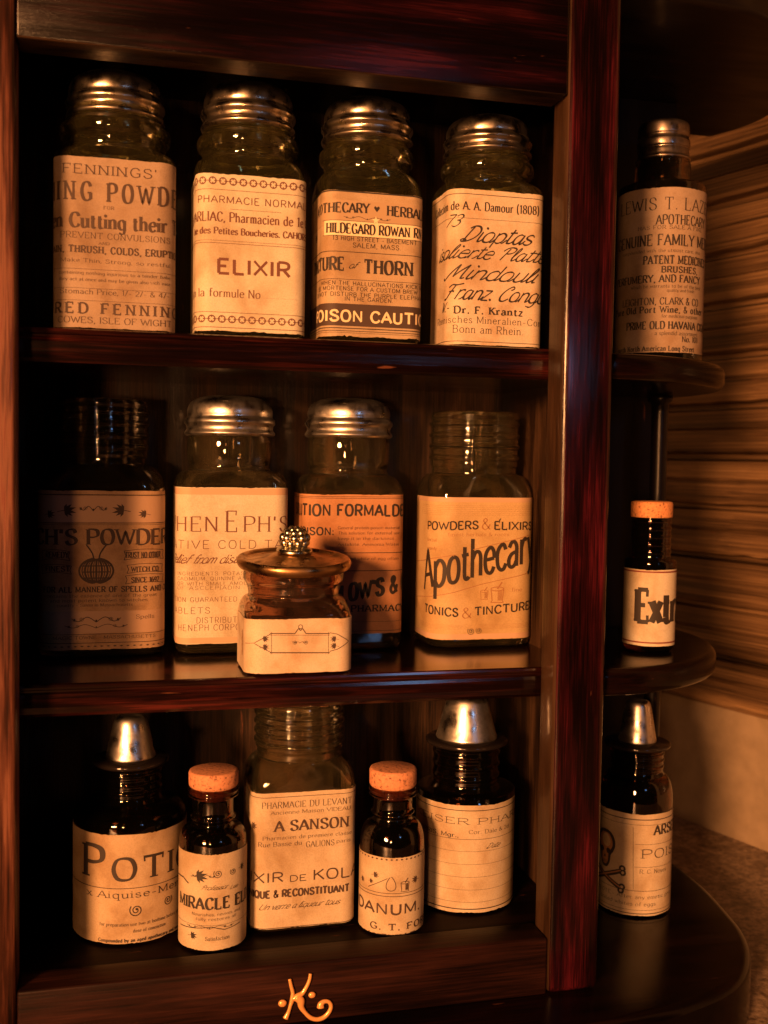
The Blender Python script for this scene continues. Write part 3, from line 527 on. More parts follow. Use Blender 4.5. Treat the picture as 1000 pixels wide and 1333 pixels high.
def vessel(root, prof, wall, mat, open_top=False, floor_t=.004):
    """prof: (z, ax, ay, c) from the base up; a real glass wall with an inner skin"""
    P = prof; bm = bmesh.new()
    inner = []; top = P[-1][0]; bore = min(a for z, a, b, c in P if z > top - .022) - wall
    for z, ax, ay, c in P:
        if z < floor_t: continue
        k = max(0, min(1, (z - (top - .026)) / .004)); w = max(wall, ax - bore) if z > top - .022 else wall
        inner.append((z, ax - w, ay - w, max(c - w, ax * .12)))
    z, ax, ay, c = P[-1]
    rim = [(z + .0006, ax - wall * .25, ay - wall * .25, c), (z + .0008, ax - wall * .5, ay - wall * .5, c), (z + .0004, ax - wall * .85, ay - wall * .85, c)]
    z0, a0, b0, c0 = inner[0]
    rings = P + rim + inner[::-1] + [(floor_t + .0004, a0 * .93, b0 * .93, c0 * .9), (floor_t, a0 * .7, b0 * .7, c0 * .7)]
    loft(bm, rings)
    return obj('glass_body', bm, mat, root, True)
def prof(b, body_top, steps, hard=0):
    """square or round body up to body_top, then (z, r) round steps, heights absolute"""
    z0, ax, ay, c = b['z0'], b['ax'], b['ay'], b['c']; sq = c < ax * .95; e = .0035
    out = [(0, ax - e, ay - e, c * .8), (.0008, ax - e * .45, ay - e * .45, c * .9), (.0026, ax - e * .08, ay - e * .08, c), (.005, ax, ay, c)]
    H = body_top - z0
    for k in range(1, 6): out.append((.005 + (H - .005) * k / 5, ax, ay, c))
    z1, r1 = steps[0]; zz = z1 - z0; n = 9
    for k in range(1, n + 1):                                   # shoulder: square blends into round
        t = k / n; q = math.sin(t * math.pi / 2); w = 1 - math.cos(t * math.pi / 2)
        if hard: q = math.sin(t * math.pi / 2) ** .8; w = (1 - math.cos(t * math.pi / 2)) ** 1.1
        A = ax + (r1 - ax) * w; B = ay + (r1 - ay) * w; cc = c + (min(A, B) * .9999 - c) * min(1, t * 1.15) if sq else min(A, B) * .9999
        out.append((H + (zz - H) * q, A, B, cc))
    for z, r in cat(steps, 4)[1:]: out.append((z - z0, r, r, r * .9999))
    return out

# measured sizes of the vessels (metres) and the printing on their labels (millimetres: along the paper, height)
BODY = {
  'B1': dict(x=0.0020, y=0.0594, ax=0.0317, ay=0.0254, c=0.0100, z0=0.0653, rz=0.000),
  'B2': dict(x=0.0748, y=0.0582, ax=0.0303, ay=0.0242, c=0.0085, z0=0.0653, rz=0.000),
  'B3': dict(x=0.1435, y=0.0574, ax=0.0292, ay=0.0234, c=0.0085, z0=0.0653, rz=0.000),
  'B4': dict(x=0.2175, y=0.0576, ax=0.0295, ay=0.0236, c=0.0090, z0=0.0653, rz=0.000),
  'B5': dict(x=-0.0048, y=0.1250, ax=0.0369, ay=0.0280, c=0.0140, z0=-0.1209, rz=0.000),
  'B6': dict(x=0.0729, y=0.1235, ax=0.0340, ay=0.0265, c=0.0090, z0=-0.1209, rz=0.000),
  'B7': dict(x=0.1493, y=0.1224, ax=0.0326, ay=0.0254, c=0.0100, z0=-0.1209, rz=0.000),
  'B8': dict(x=0.2344, y=0.1198, ax=0.0356, ay=0.0278, c=0.0150, z0=-0.1209, rz=0.000),
  'B9': dict(x=0.1027, y=0.0517, ax=0.0304, ay=0.0262, c=0.0100, z0=-0.1209, rz=0.000),
  'B10': dict(x=0.0119, y=0.0794, ax=0.0323, ay=0.0323, c=0.0323, z0=-0.2755, rz=-0.019),
  'B11': dict(x=0.0572, y=0.0470, ax=0.0190, ay=0.0190, c=0.0190, z0=-0.2755, rz=-0.094),
  'B12': dict(x=0.1103, y=0.0708, ax=0.0309, ay=0.0253, c=0.0090, z0=-0.2755, rz=0.000),
  'B13': dict(x=0.1622, y=0.0451, ax=0.0191, ay=0.0191, c=0.0191, z0=-0.2755, rz=-0.262),
  'B14': dict(x=0.2179, y=0.0758, ax=0.0308, ay=0.0308, c=0.0308, z0=-0.2755, rz=-0.330),
  'B15': dict(x=0.3638, y=0.1141, ax=0.0291, ay=0.0291, c=0.0291, z0=0.0635, rz=-0.495),
  'B16': dict(x=0.3385, y=0.0690, ax=0.0164, ay=0.0164, c=0.0164, z0=-0.1209, rz=-0.494),
  'B17': dict(x=0.3533, y=0.1080, ax=0.0250, ay=0.0250, c=0.0250, z0=-0.3060, rz=-0.486),
}
PRINT = {
  'B1': dict(hw=0.0661, zt=0.1558, zb=0.0652, ops=[
    ('T', '', "FENNINGS'", '', -27.17, 21.42, 146.82, 4.77, 'slab', 0, 0.0),
    ('T', 'TEETH', 'ING POWD', 'ERS', -30.4, 27.53, 133.03, 9.62, 'condw', 0, 0.0),
    ('T', '', 'FOR', '', -6.16, -0.71, 129.0, 1.69, 'slab', 0, 0.0),
    ('T', 'Childre', 'n Cutting their', ' Teeth', -31.11, 26.86, 118.91, 7.54, 'bold', 0, 0.0),
    ('T', '', 'PREVENT CONVULSIONS', '.', -28.22, 29.02, 113.42, 3.08, 'light', 0, 0.0),
    ('T', '', 'AND', '', -8.54, -3.01, 110.41, 1.39, 'slab', 0, 0.0),
    ('T', 'TO DIMINISH PAI', 'N, THRUSH, COLDS, ERUPT', 'IONS', -30.02, 29.97, 105.84, 3.54, 'slabb', 0, 0.0),
    ('T', '', 'Make Thin, Strong, so restful', '', -28.21, 29.24, 100.81, 2.0, 'serif', 0, 0.0),
    ('H', 97.3, 0.17, -66.1, 66.1, 0),
    ('T', '', 'containing nothing injurious to a tender babe', '', -29.29, 29.28, 94.5, 1.69, 'serif', 0, 0.0),
    ('T', '', 'they act at once and may be given also with ease', '', -29.28, 29.3, 91.09, 1.69, 'serif', 0, 0.0),
    ('H', 87.3, 0.17, -66.1, 66.1, 0),
    ('T', '', 'Stomach Price, 1/- 2/- & 4/-', '', -28.55, 28.58, 84.27, 2.62, 'serif', 0, 0.0),
    ('H', 80.85, 0.17, -66.1, 66.1, 0),
    ('T', 'ALF', 'RED FENNIN', 'GS', -32.16, 28.64, 74.16, 5.39, 'slabw', 0, 0.0),
    ('T', '', 'COWES, ISLE OF WIGHT', '', -29.99, 30.2, 69.08, 3.23, 'serif', 0, 0.0),
  ]),
  'B2': dict(hw=0.0646, zt=0.1526, zb=0.0679, ops=[
    ('RINGS', 148.56, 1.83, 5.49),
    ('H', 143.96, 0.25, -64.61, 64.61, 0),
    ('T', '', 'PHARMACIE NORMA', 'LE', -30.72, 27.5, 136.89, 3.66, 'sans', 0, 0.0),
    ('H', 133.85, 0.17, -12.54, 15.4, 0),
    ('T', 'Ch. MA', 'RLIAC, Pharmacien de 1', 'e Classe', -31.02, 25.84, 126.99, 5.03, 'condl', 0, 0.0),
    ('T', 'Rue ', 'des Petites Boucheries. CAHO', 'RS', -28.91, 27.47, 120.25, 3.5, 'bold', 0, 0.0),
    ('H', 116.72, 0.17, -64.61, 64.61, 0),
    ('H', 115.38, 0.25, -64.61, 64.61, 0),
    ('T', '', 'ELIXIR', '', -19.34, 20.79, 99.18, 7.62, 'sansb', 0, 0.0),
    ('T', 'Selon ', 'la formule N°', '', -29.63, 4.47, 86.49, 4.42, 'serif', 0, 0.0),
    ('DOTS', 86.95, 6.38, 25.42),
    ('H', 78.18, 0.25, -64.61, 64.61, 0),
    ('RINGS', 74.49, 1.83, 5.49),
    ('H', 69.98, 0.34, -64.61, 64.61, 0),
  ]),
  'B3': dict(hw=0.0619, zt=0.1489, zb=0.0679, ops=[
    ('H', 149.2, 0.25, -61.95, 61.95, 0),
    ('H', 148.33, 0.74, -61.95, 61.95, 0),
    ('TINT', 143.5, 129.21),
    ('T', 'AP', 'OTHECARY', '', -35.06, -3.64, 136.64, 5.26, 'bold', 0, 0.03),
    ('HEART', 0.76, 139.69, 1.65),
    ('T', '', 'HERBA', 'LIST', 6.74, 25.51, 136.35, 5.41, 'bold', 0, -0.03),
    ('SCROLL', -4.73, 134.02, 27.05, 2.25),
    ('STAR', 0.25, 133.26, 2.55),
    ('PAPER', 132.29, 123.99, -29.49, 61.95),
    ('H', 132.15, 0.25, -30.79, 61.95, 0),
    ('H', 123.85, 0.25, -30.6, 61.95, 0),
    ('T', '', 'HILDEGARD ROWAN R', 'N', -27.88, 25.38, 125.27, 5.41, 'cond', 0, 0.0),
    ('SWIRL', -45.04, 125.14, 2.71),
    ('T', '', '13 HIGH STREET - BASEMENT', '', -24.22, 24.59, 121.32, 2.25, 'sans', 0, 0.0),
    ('T', '', 'SALEM, MASS.', '', -12.85, 15.16, 117.7, 2.55, 'sans', 0, 0.0),
    ('H', 115.04, 0.33, -61.95, 61.95, 0),
    ('T', 'TINC', 'TURE', '', -35.25, -17.6, 104.7, 7.14, 'cond', 0, 0.0),
    ('T', '', 'of', '', -14.58, -10.03, 105.99, 3.61, 'script', 0, 0.0),
    ('T', '', 'THORN', '', -6.16, 22.42, 103.7, 7.51, 'cond', 0, 0.0),
    ('H', 99.79, 0.25, -61.95, 61.95, 0),
    ('T', '', 'WHEN THE HALLUCINATIONS KICK', ' IN', -31.77, 25.66, 96.62, 2.18, 'sans', 0, 0.0),
    ('T', 'SEE ', 'MORTENSE FOR A CUSTOM BREW', '', -29.86, 25.72, 93.64, 2.18, 'sans', 0, 0.0),
    ('T', 'DO ', 'NOT DISTURB THE PURPLE ELEPH', 'ANT', -33.94, 25.78, 90.43, 2.18, 'sans', 0, 0.0),
    ('T', '', 'IN THE GARDEN.', '', -16.97, 11.01, 87.99, 2.1, 'sans', 0, 0.0),
    ('BAND', 86.28, 73.93),
    ('T', 'P', 'OISON CAUTI', 'ON', -34.73, 25.79, 76.5, 5.86, 'sansb', 1, 0.0),
    ('H', 72.67, 0.5, -61.95, 61.95, 0),
    ('H', 71.18, 0.33, -61.95, 61.95, 0),
    ('H', 70.15, 0.17, -61.95, 61.95, 0),
  ]),
  'B4': dict(hw=0.0620, zt=0.1552, zb=0.0656, ops=[
    ('H', 152.32, 0.34, -61.99, 61.99, 0),
    ('H', 68.39, 0.34, -61.99, 61.99, 0),
    ('T', 'Collect', 'ion de A. A. Damour (1808', ')', -38.31, 22.58, 143.3, 4.8, 'condl', 0, 0.0),
    ('H', 138.54, 0.17, -61.99, 61.99, 0),
    ('T', '', '73', '', -33.4, -23.48, 133.74, 6.58, 'script', 0, 0.0),
    ('T', '', 'Dioptas', '', -22.49, 20.96, 125.41, 8.9, 'script', 0, 0.0),
    ('T', 'is', 'olierte Platt', 'en', -36.6, 24.92, 115.75, 7.35, 'script', 0, 0.0),
    ('T', '', 'Mindouli', '', -32.41, 24.39, 103.79, 8.51, 'script', 0, 0.0),
    ('T', '', 'Franz. Cong', 'o', -32.98, 24.84, 92.3, 8.51, 'script', 0, 0.0),
    ('T', '', 'W.-', '', -38.0, -29.26, 85.36, 5.57, 'script', 0, 0.0),
    ('T', '', 'Dr. F. Krantz', '', -26.46, 15.34, 84.31, 4.02, 'slabb', 0, 0.0),
    ('T', 'Rhe', 'inisches Mineralien-Co', 'ntor', -36.7, 24.83, 78.94, 3.87, 'light', 0, 0.0),
    ('T', '', 'Bonn am Rhein.', '', -27.04, 16.02, 73.25, 4.33, 'light', 0, 0.0),
  ]),
  'B5': dict(hw=0.0708, zt=-0.0215, zb=-0.1162, ops=[
    ('TINTB', -24.96, -40.35),
    ('TINTB', -93.11, -106.3),
    ('DASH', -21.34, 1.38, 3.96),
    ('H', -24.1, 0.57, -70.79, 70.79, 0),
    ('LEAF', -21.57, -33.24, 7.74),
    ('LEAF', 12.57, -33.12, -7.74),
    ('SCROLL', -5.03, -32.32, 15.48, 4.3),
    ('H', -40.7, 0.38, -70.79, 70.79, 0),
    ('H', -41.74, 0.19, -70.79, 70.79, 0),
    ('LEAF', -31.17, -35.54, 5.16),
    ('LEAF', 25.31, -35.27, -5.16),
    ('T', 'S', "CH'S POWDE", 'R', -41.55, 35.23, -53.51, 9.03, 'bold', 0, 0.0),
    ('PUMPKIN', -3.27, -69.12, 10.32),
    ('RIBBON', 12.67, 38.94, -60.12, 5.33),
    ('RIBBON', 14.4, 37.97, -68.43, 4.82),
    ('RIBBON', 13.57, 39.17, -74.72, 4.82),
    ('RIBBON', -35.98, -18.24, -60.32, 5.33),
    ('RIBBON', -35.98, -17.4, -68.53, 4.82),
    ('T', '', 'TRUST NO OTHER', '', 13.52, 35.28, -61.52, 3.44, 'cond', 0, 0.0),
    ('T', '', 'WITCH CO.', '', 16.95, 34.46, -69.89, 3.1, 'cond', 0, 0.0),
    ('T', '', 'SINCE 1692', '', 16.97, 34.07, -76.3, 3.1, 'cond', 0, 0.0),
    ('T', '', 'REMEDY', '', -32.6, -19.06, -61.17, 3.44, 'cond', 0, 0.0),
    ('T', '', 'FINEST', '', -32.6, -18.23, -69.35, 3.1, 'cond', 0, 0.0),
    ('T', 'F', 'OR ALL MANNER OF SPELLS AN', 'D CURES', -31.78, 33.41, -81.78, 3.27, 'slabb', 0, 0.0),
    ('T', '', 'contains the essence of one of the great', '', -33.41, 32.4, -84.81, 1.89, 'serif', 0, 0.0),
    ('T', '', 'and most potent known to witches', '', -29.73, 26.41, -87.58, 1.89, 'serif', 0, 0.0),
    ('T', '', 'country - Salem in Massachusetts', '', -25.62, 17.88, -90.25, 1.72, 'serif', 0, 0.0),
    ('SCROLL', -3.2, -98.28, 28.39, 4.73),
    ('SCROLL', -3.19, -102.21, 36.13, 3.44),
    ('T', '', 'Spells', '', 19.62, 30.75, -98.05, 2.41, 'serif', 0, 0.0),
    ('H', -106.82, 0.28, -70.79, 70.79, 0),
    ('T', '', '* MAGIC TOWNE * MASSACHUSETTS', '', -30.54, 31.67, -109.72, 1.89, 'slab', 0, 0.0),
    ('H', -112.07, 0.38, -70.79, 70.79, 0),
    ('DASH', -114.09, 0.86, 3.79),
  ]),
  'B6': dict(hw=0.0720, zt=-0.0190, zb=-0.1146, ops=[
    ('TINTB', -19.42, -23.46),
    ('T', 'P', 'HEN', '', -36.22, -9.37, -45.69, 8.73, 'roman', 0, 0.0),
    ('T', '', 'E', '', -5.19, 2.37, -45.98, 12.59, 'roman', 0, 0.0),
    ('T', '', "PH'S", '', 5.74, 34.75, -46.01, 9.4, 'roman', 0, 0.0),
    ('T', 'SEDA', 'TIVE COLD TA', 'BLETS', -34.52, 30.13, -56.29, 5.04, 'sansl', 0, 0.0),
    ('T', 'Re', 'lief from dis', 'tress', -34.88, 0.01, -65.22, 5.21, 'script', 0, 0.0),
    ('T', '', 'INGREDIENTS: POTASSIUM IODIDE', '', -34.83, 30.32, -72.55, 2.18, 'sansl', 0, 0.0),
    ('T', '', 'CADMIUM, QUININE AND CAFFEINE', '', -34.81, 30.35, -75.6, 2.18, 'sansl', 0, 0.0),
    ('T', '', 'OR WITH SMALL AMOUNTS OF OIL', '', -34.8, 30.39, -78.66, 2.18, 'sansl', 0, 0.0),
    ('T', '', 'OF ASCLEPIADIN', '', -34.78, 3.96, -81.27, 2.18, 'sansl', 0, 0.0),
    ('T', 'SATISFACT', 'ION GUARANTEED', '', -35.14, 2.34, -88.69, 2.85, 'sansl', 0, 0.0),
    ('T', 'TA', 'BLETS', '', -33.87, -13.98, -95.82, 3.69, 'sansl', 0, 0.0),
    ('T', '', 'DISTRIBUTED BY', '', -22.26, 16.9, -101.69, 3.53, 'sansl', 0, 0.0),
    ('T', '', 'HENEPH CORP', 'ORATION', -33.8, 0.81, -106.3, 3.69, 'sansl', 0, 0.0),
    ('TINTB', -110.66, -114.08),
  ]),
  'B7': dict(hw=0.0670, zt=-0.0227, zb=-0.1108, ops=[
    ('H', -24.15, 0.27, -67.0, 67.0, 0),
    ('H', -25.13, 0.27, -67.0, 67.0, 0),
    ('T', 'SOLU', 'TION FORMALD', 'EHYDE', -36.13, 28.32, -36.01, 6.85, 'sansb', 0, 0.0),
    ('T', 'P', 'OISON:', '', -36.4, -14.13, -48.04, 4.57, 'sansb', 0, 0.0),
    ('T', '', 'General protein poison material', '', -11.68, 28.9, -44.46, 1.8, 'serif', 0, 0.0),
    ('T', '', 'This solution for external use', '', -11.63, 28.95, -47.76, 1.8, 'serif', 0, 0.0),
    ('T', '', 'keep it in the darkness', '', -11.58, 24.73, -51.21, 1.8, 'serif', 0, 0.0),
    ('T', '', 'Antidote: Ammonia Water', '', -11.53, 29.08, -54.93, 1.8, 'serif', 0, 0.0),
    ('H', -59.39, 0.45, -67.0, 67.0, 0),
    ('T', '', 'ANTIDOTE: give milk and white of egg often', '', -37.03, 28.38, -63.91, 1.8, 'serif', 0, 0.0),
    ('H', -70.74, 0.45, -67.0, 67.0, 0),
    ('T', 'BARL', "OW'S &", ' CO', -3.96, 27.91, -86.99, 10.44, 'sanscb', 0, 0.16),
    ('T', '', 'PHARMA', 'CY', -2.56, 25.5, -96.62, 4.08, 'slabb', 0, 0.0),
    ('H', -103.08, 0.18, -67.0, 67.0, 0),
    ('H', -108.88, 0.27, -67.0, 67.0, 0),
  ]),
  'B8': dict(hw=0.0677, zt=-0.0239, zb=-0.1155, ops=[
    ('TINTB', -23.84, -26.93),
    ('THINL', -29.27, -35.13, 6),
    ('T', '', 'POWDERS', '', -42.09, -5.89, -44.52, 5.01, 'flare', 0, 0.03),
    ('T', '', '&', '', -3.68, 2.53, -44.35, 7.02, 'serif', 2, 0.0),
    ('T', '', 'ELIXIR', 'S', 4.75, 29.01, -44.54, 5.01, 'flare', 0, -0.02),
    ('ACC', 7.74, -38.63, 1.84),
    ('T', '', 'finest herbals & roots', '', -25.99, 15.13, -48.71, 2.17, 'serif', 2, 0.0),
    ('T', '', 'herbal', '', -41.96, -33.32, -52.57, 2.17, 'serif', 2, 0.0),
    ('T', '', 'remedy', '', -41.86, -33.21, -58.04, 2.17, 'serif', 2, 0.0),
    ('LINE', [(-70.26, -68.36), (-49.83, -66.0), (-20.95, -60.63)], 0.42, 2),
    ('LINE', [(-9.15, -57.35), (30.67, -48.18)], 0.42, 2),
    ('LINE', [(-69.85, -92.0), (-36.62, -87.99), (-21.34, -84.68), (-3.81, -79.88), (30.1, -72.96)], 0.42, 2),
    ('T', '', 'Apothecar', 'y', -46.27, 28.85, -75.26, 25.06, 'deco', 0, 0.245),
    ('MORTAR', 7.92, -86.65, 6.27, 2),
    ('MORTAR', -1.0, -86.51, 3.76, 2),
    ('T', '', 'fine', '', 17.75, 24.98, -84.74, 2.51, 'serif', 2, 0.0),
    ('T', '', 'TONICS', '', -44.12, -18.42, -99.54, 5.18, 'flare', 0, -0.06),
    ('T', '', '&', '', -15.91, -9.11, -101.51, 6.68, 'serif', 2, 0.0),
    ('T', '', 'TINCTUR', 'ES', -7.41, 27.59, -98.58, 5.18, 'flare', 0, 0.08),
    ('THINL', -105.83, -108.37, 4),
    ('SWIRL', -9.37, -110.03, 2.51),
    ('SWIRL', -4.06, -109.73, 2.17),
    ('TINTB', -111.76, -115.15),
  ]),
  'B9': dict(hw=0.0664, zt=-0.0894, zb=-0.1199, ops=[
    ('LINE', [(-17.32, -97.22), (-3.46, -97.57), (-1.56, -94.84), (-0.38, -96.02), (0.77, -94.89), (2.75, -97.72), (16.06, -98.05)], 0.53, 0),
    ('RING', -0.41, -93.86, 1.14, 0.38),
    ('LINE', [(-17.31, -98.15), (16.07, -98.99)], 0.23, 0),
    ('LINE', [(-17.21, -107.9), (16.21, -108.88)], 0.61, 0),
    ('LINE', [(-16.57, -96.4), (-16.43, -108.69)], 0.23, 0),
    ('LINE', [(15.42, -97.18), (15.59, -109.64)], 0.23, 0),
    ('LINE', [(-16.94, -97.39), (-26.14, -102.56), (-16.83, -107.76)], 0.38, 0),
    ('LINE', [(16.05, -97.59), (20.4, -98.47), (28.17, -103.04), (20.52, -107.06), (16.2, -108.1)], 0.38, 0),
    ('LINE', [(-32.55, -103.29), (-25.73, -102.53)], 0.3, 0),
    ('LEAF', -21.11, -100.12, 3.8),
    ('LEAF', -21.06, -104.72, 3.8),
    ('LEAF', 19.65, -101.18, -3.8),
    ('LEAF', 19.7, -105.08, -3.8),
    ('SCROLL', -0.69, -102.58, 6.84, 1.37),
    ('SWIRL', -3.4, -102.51, 1.29),
    ('SWIRL', 2.81, -102.68, 1.29),
    ('FLOWER', -41.33, -104.37, 5.32),
  ]),
  'B10': dict(hw=0.0589, zt=-0.2121, zb=-0.2757, ops=[
    ('T', '', 'P', '', -29.35, -14.66, -237.27, 18.19, 'shad', 0, 0.0),
    ('T', '', 'OTI', 'ON', -10.3, 26.49, -237.92, 12.46, 'shad', 0, 0.0),
    ('H', -242.62, 0.37, -58.9, 58.9, 0),
    ('T', '', 'x Aiquise-Me', 'r', -26.09, 27.13, -248.06, 3.91, 'slab', 0, 0.0),
    ('SWIRL', 3.35, -255.42, 3.71),
    ('SWIRL', 22.63, -253.89, -3.03),
    ('T', '', 'for preparation use two at bedtime before the', '', -17.26, 32.86, -264.12, 1.89, 'serif', 0, 0.0),
    ('T', '', 'dose of concoction', '', 1.71, 20.95, -268.01, 1.89, 'slab', 0, 0.0),
    ('T', '', 'Compounded by an aged apothecary and sons', '', -18.02, 32.98, -273.25, 1.89, 'slabb', 0, 0.0),
  ]),
  'B11': dict(hw=0.0347, zt=-0.2198, zb=-0.2740, ops=[
    ('LEAF', -9.1, -232.14, 7.49),
    ('SWIRL', 2.83, -230.86, 2.5),
    ('SWIRL', 11.67, -230.93, 2.0),
    ('LEAF', 17.46, -230.03, 4.0),
    ('LINE', [(-26.4, -235.36), (-18.93, -234.89), (-14.41, -237.32)], 0.7, 0),
    ('SCROLL', -5.29, -232.26, 12.99, 2.5),
    ('T', '', 'Professor', '', -6.29, 8.79, -239.65, 2.4, 'script', 0, 0.0),
    ('T', '', 'Lee', '', 9.94, 15.21, -240.56, 2.0, 'script', 0, 0.0),
    ('T', '', 'MIRACLE EL', 'IXIR', -22.76, 21.56, -250.65, 6.39, 'cond', 0, 0.0),
    ('T', '', 'Nourishes, revives and', '', -11.91, 17.03, -254.43, 1.6, 'serif', 0, 0.0),
    ('T', '', 'fully restores all', '', -9.47, 13.99, -257.04, 1.6, 'serif', 0, 0.0),
    ('SCROLL', -1.47, -261.03, 27.98, 2.5),
    ('LINE', [(-21.9, -262.77), (-9.44, -261.62), (-0.47, -260.54), (6.77, -262.75), (17.08, -261.59)], 0.45, 0),
    ('LEAF', -12.45, -266.13, 4.5),
    ('T', '', 'Satisfaction', '', -3.97, 9.65, -268.35, 2.2, 'serif', 0, 0.0),
    ('H', -259.78, 0.16, -34.7, 34.7, 0),
  ]),
  'B12': dict(hw=0.0666, zt=-0.1931, zb=-0.2729, ops=[
    ('H', -195.67, 0.33, -66.62, 66.62, 0),
    ('H', -272.36, 0.42, -66.62, 66.62, 0),
    ('T', '', 'PHARMACIE DU LEVANT', '', -25.57, 27.44, -201.99, 3.62, 'roman', 0, 0.0),
    ('T', '', 'Ancienne Maison VIDEAU', '', -20.56, 26.7, -205.64, 2.11, 'serif', 0, 0.0),
    ('LEAF', -32.22, -212.57, 4.53),
    ('LEAF', -33.9, -214.63, -3.78),
    ('T', '', 'A SANSON', '', -18.15, 25.65, -215.62, 6.04, 'bold', 0, 0.0),
    ('T', '', 'Pharmacien de premiere classe', '', -25.0, 27.72, -220.38, 2.11, 'serif', 0, 0.0),
    ('T', '', 'Rue Basse du', '', -27.62, -2.17, -224.27, 2.57, 'serif', 0, 0.0),
    ('T', '', 'GALIONS', '', 0.17, 17.07, -226.02, 3.47, 'roman', 0, 0.0),
    ('T', '', 'paris', '', 18.22, 26.96, -224.71, 2.11, 'serif', 0, 0.0),
    ('T', 'ELI', 'XIR', '', -30.46, -12.79, -245.14, 5.44, 'wides', 0, 0.0),
    ('T', '', 'DE', '', -9.31, 0.82, -245.57, 3.47, 'wides', 0, 0.0),
    ('T', '', 'KOL', 'A', 4.48, 26.88, -245.64, 5.89, 'wides', 0, 0.0),
    ('T', 'TONI', 'QUE & RECONSTITUANT', '', -29.62, 26.47, -254.25, 4.08, 'sanscb', 0, 0.0),
    ('T', '', 'Un verre a liqueur tous', '', -26.49, 21.15, -261.23, 3.32, 'script', 0, 0.0),
  ]),
  'B13': dict(hw=0.0348, zt=-0.2289, zb=-0.2826, ops=[
    ('DASH', -230.2, 1.17, 2.92),
    ('H', -228.18, 0.16, -34.82, 34.82, 0),
    ('LEAF', -10.57, -239.86, 3.9),
    ('LEAF', -13.32, -244.11, 2.92),
    ('MORTAR', 8.01, -246.12, 3.66, 0),
    ('DROP', -0.2, -245.12, 4.14),
    ('LINE', [(-14.61, -248.05), (-2.26, -241.16)], 0.39, 0),
    ('LEAF', 16.14, -243.31, -4.39),
    ('LEAF', -20.86, -244.99, 3.41),
    ('H', -249.93, 0.32, -34.82, 34.82, 0),
    ('H', -251.7, 0.38, -34.82, 34.82, 0),
    ('T', 'LAU', 'DANUM.', '', -25.28, 19.4, -262.14, 5.85, 'sansb', 0, 0.0),
    ('T', '', 'G. T. F', 'ORD', -12.73, 13.32, -271.5, 3.66, 'slabb', 0, 0.0),
    ('T', '', 'CHEMIST', '', -15.36, 15.58, -277.61, 3.66, 'slabb', 0, 0.0),
  ]),
  'B14': dict(hw=0.0562, zt=-0.2082, zb=-0.2748, ops=[
    ('H', -211.39, 0.45, -56.22, 56.22, 0),
    ('T', 'K', 'EISER PHA', 'RMACY', -30.53, 31.49, -219.8, 3.76, 'wide', 0, 0.0),
    ('T', '', 'MORRIS, Mgr.,', '', -36.04, -3.57, -227.81, 2.46, 'bold', 0, 0.0),
    ('T', '', 'Cor. Dale & 2d', '', 2.33, 31.72, -225.48, 2.33, 'serif', 0, 0.0),
    ('H', -228.97, 0.23, -56.22, 56.22, 0),
    ('H', -236.4, 0.15, -56.22, 56.22, 0),
    ('H', -244.33, 0.15, -56.22, 56.22, 0),
    ('H', -252.2, 0.15, -56.22, 56.22, 0),
    ('H', -260.01, 0.15, -56.22, 56.22, 0),
    ('H', -267.61, 0.15, -56.22, 56.22, 0),
    ('T', '', 'Date', '', 13.98, 23.74, -234.93, 2.87, 'script', 0, 0.0),
    ('H', -271.88, 0.6, -56.22, 56.22, 0),
  ]),
  'B15': dict(hw=0.0531, zt=0.1807, zb=0.0730, ops=[
    ('T', '', 'LEWIS T. LA', 'ZELLE', -32.68, 27.08, 166.11, 7.94, 'roman', 0, 0.0),
    ('T', '', 'APOTHECAR', 'Y', -3.27, 31.38, 156.59, 6.16, 'condl', 0, 0.0),
    ('T', '', 'HAS FOR SALE A FINE', '', -15.5, 31.57, 153.54, 2.38, 'slab', 0, 0.0),
    ('T', '', 'GENUINE FAMILY M', 'EDICINES', -35.06, 31.86, 142.94, 7.15, 'condl', 0, 0.0),
    ('T', '', 'compounded with the utmost care, also', '', -28.93, 30.45, 138.53, 2.18, 'serif', 0, 0.0),
    ('T', '', 'PATENT MEDICIN', 'ES', -11.01, 32.02, 130.9, 5.36, 'slabb', 0, 0.0),
    ('T', '', 'BRUSHES,', '', 0.95, 27.51, 125.22, 3.97, 'slabb', 0, 0.0),
    ('T', '', 'PERFUMERY, AND FANCY', '', -36.21, 30.66, 118.95, 4.77, 'cond', 0, 0.0),
    ('T', '', 'which he warrants to be of the best', '', -19.63, 31.97, 115.37, 2.18, 'serif', 0, 0.0),
    ('T', '', 'quality and fresh', '', 4.66, 24.93, 112.68, 1.99, 'serif', 0, 0.0),
    ('T', '', 'LEIGHTON, CLARK & CO', '', -27.24, 29.56, 104.35, 4.57, 'condl', 0, 0.0),
    ('T', '', 'Pure Old Port Wine, & oth', 'er', -36.8, 29.88, 99.0, 4.17, 'slabb', 0, 0.0),
    ('T', '', 'for medicinal purposes', '', 1.76, 29.12, 95.73, 2.18, 'serif', 0, 0.0),
    ('T', '', 'PRIME OLD HAVANA C', 'IGARS', -22.66, 32.03, 88.37, 4.96, 'cond', 0, 0.0),
    ('T', '', 'a splendid assortment', '', -2.24, 29.78, 84.38, 2.58, 'serif', 0, 0.0),
    ('T', '', 'No. 101', '', 15.94, 30.06, 80.2, 3.57, 'bold', 0, 0.0),
    ('T', '', 'Fourth North American Long Street', '', -34.02, 26.77, 73.97, 3.38, 'slabb', 0, 0.0),
  ]),
  'B16': dict(hw=0.0299, zt=-0.0675, zb=-0.1163, ops=[
    ('T', '', 'Ext', 'ract', -8.51, 14.26, -100.85, 20.51, 'extra', 0, 0.0),
    ('H', -68.95, 0.96, -29.87, 29.87, 2),
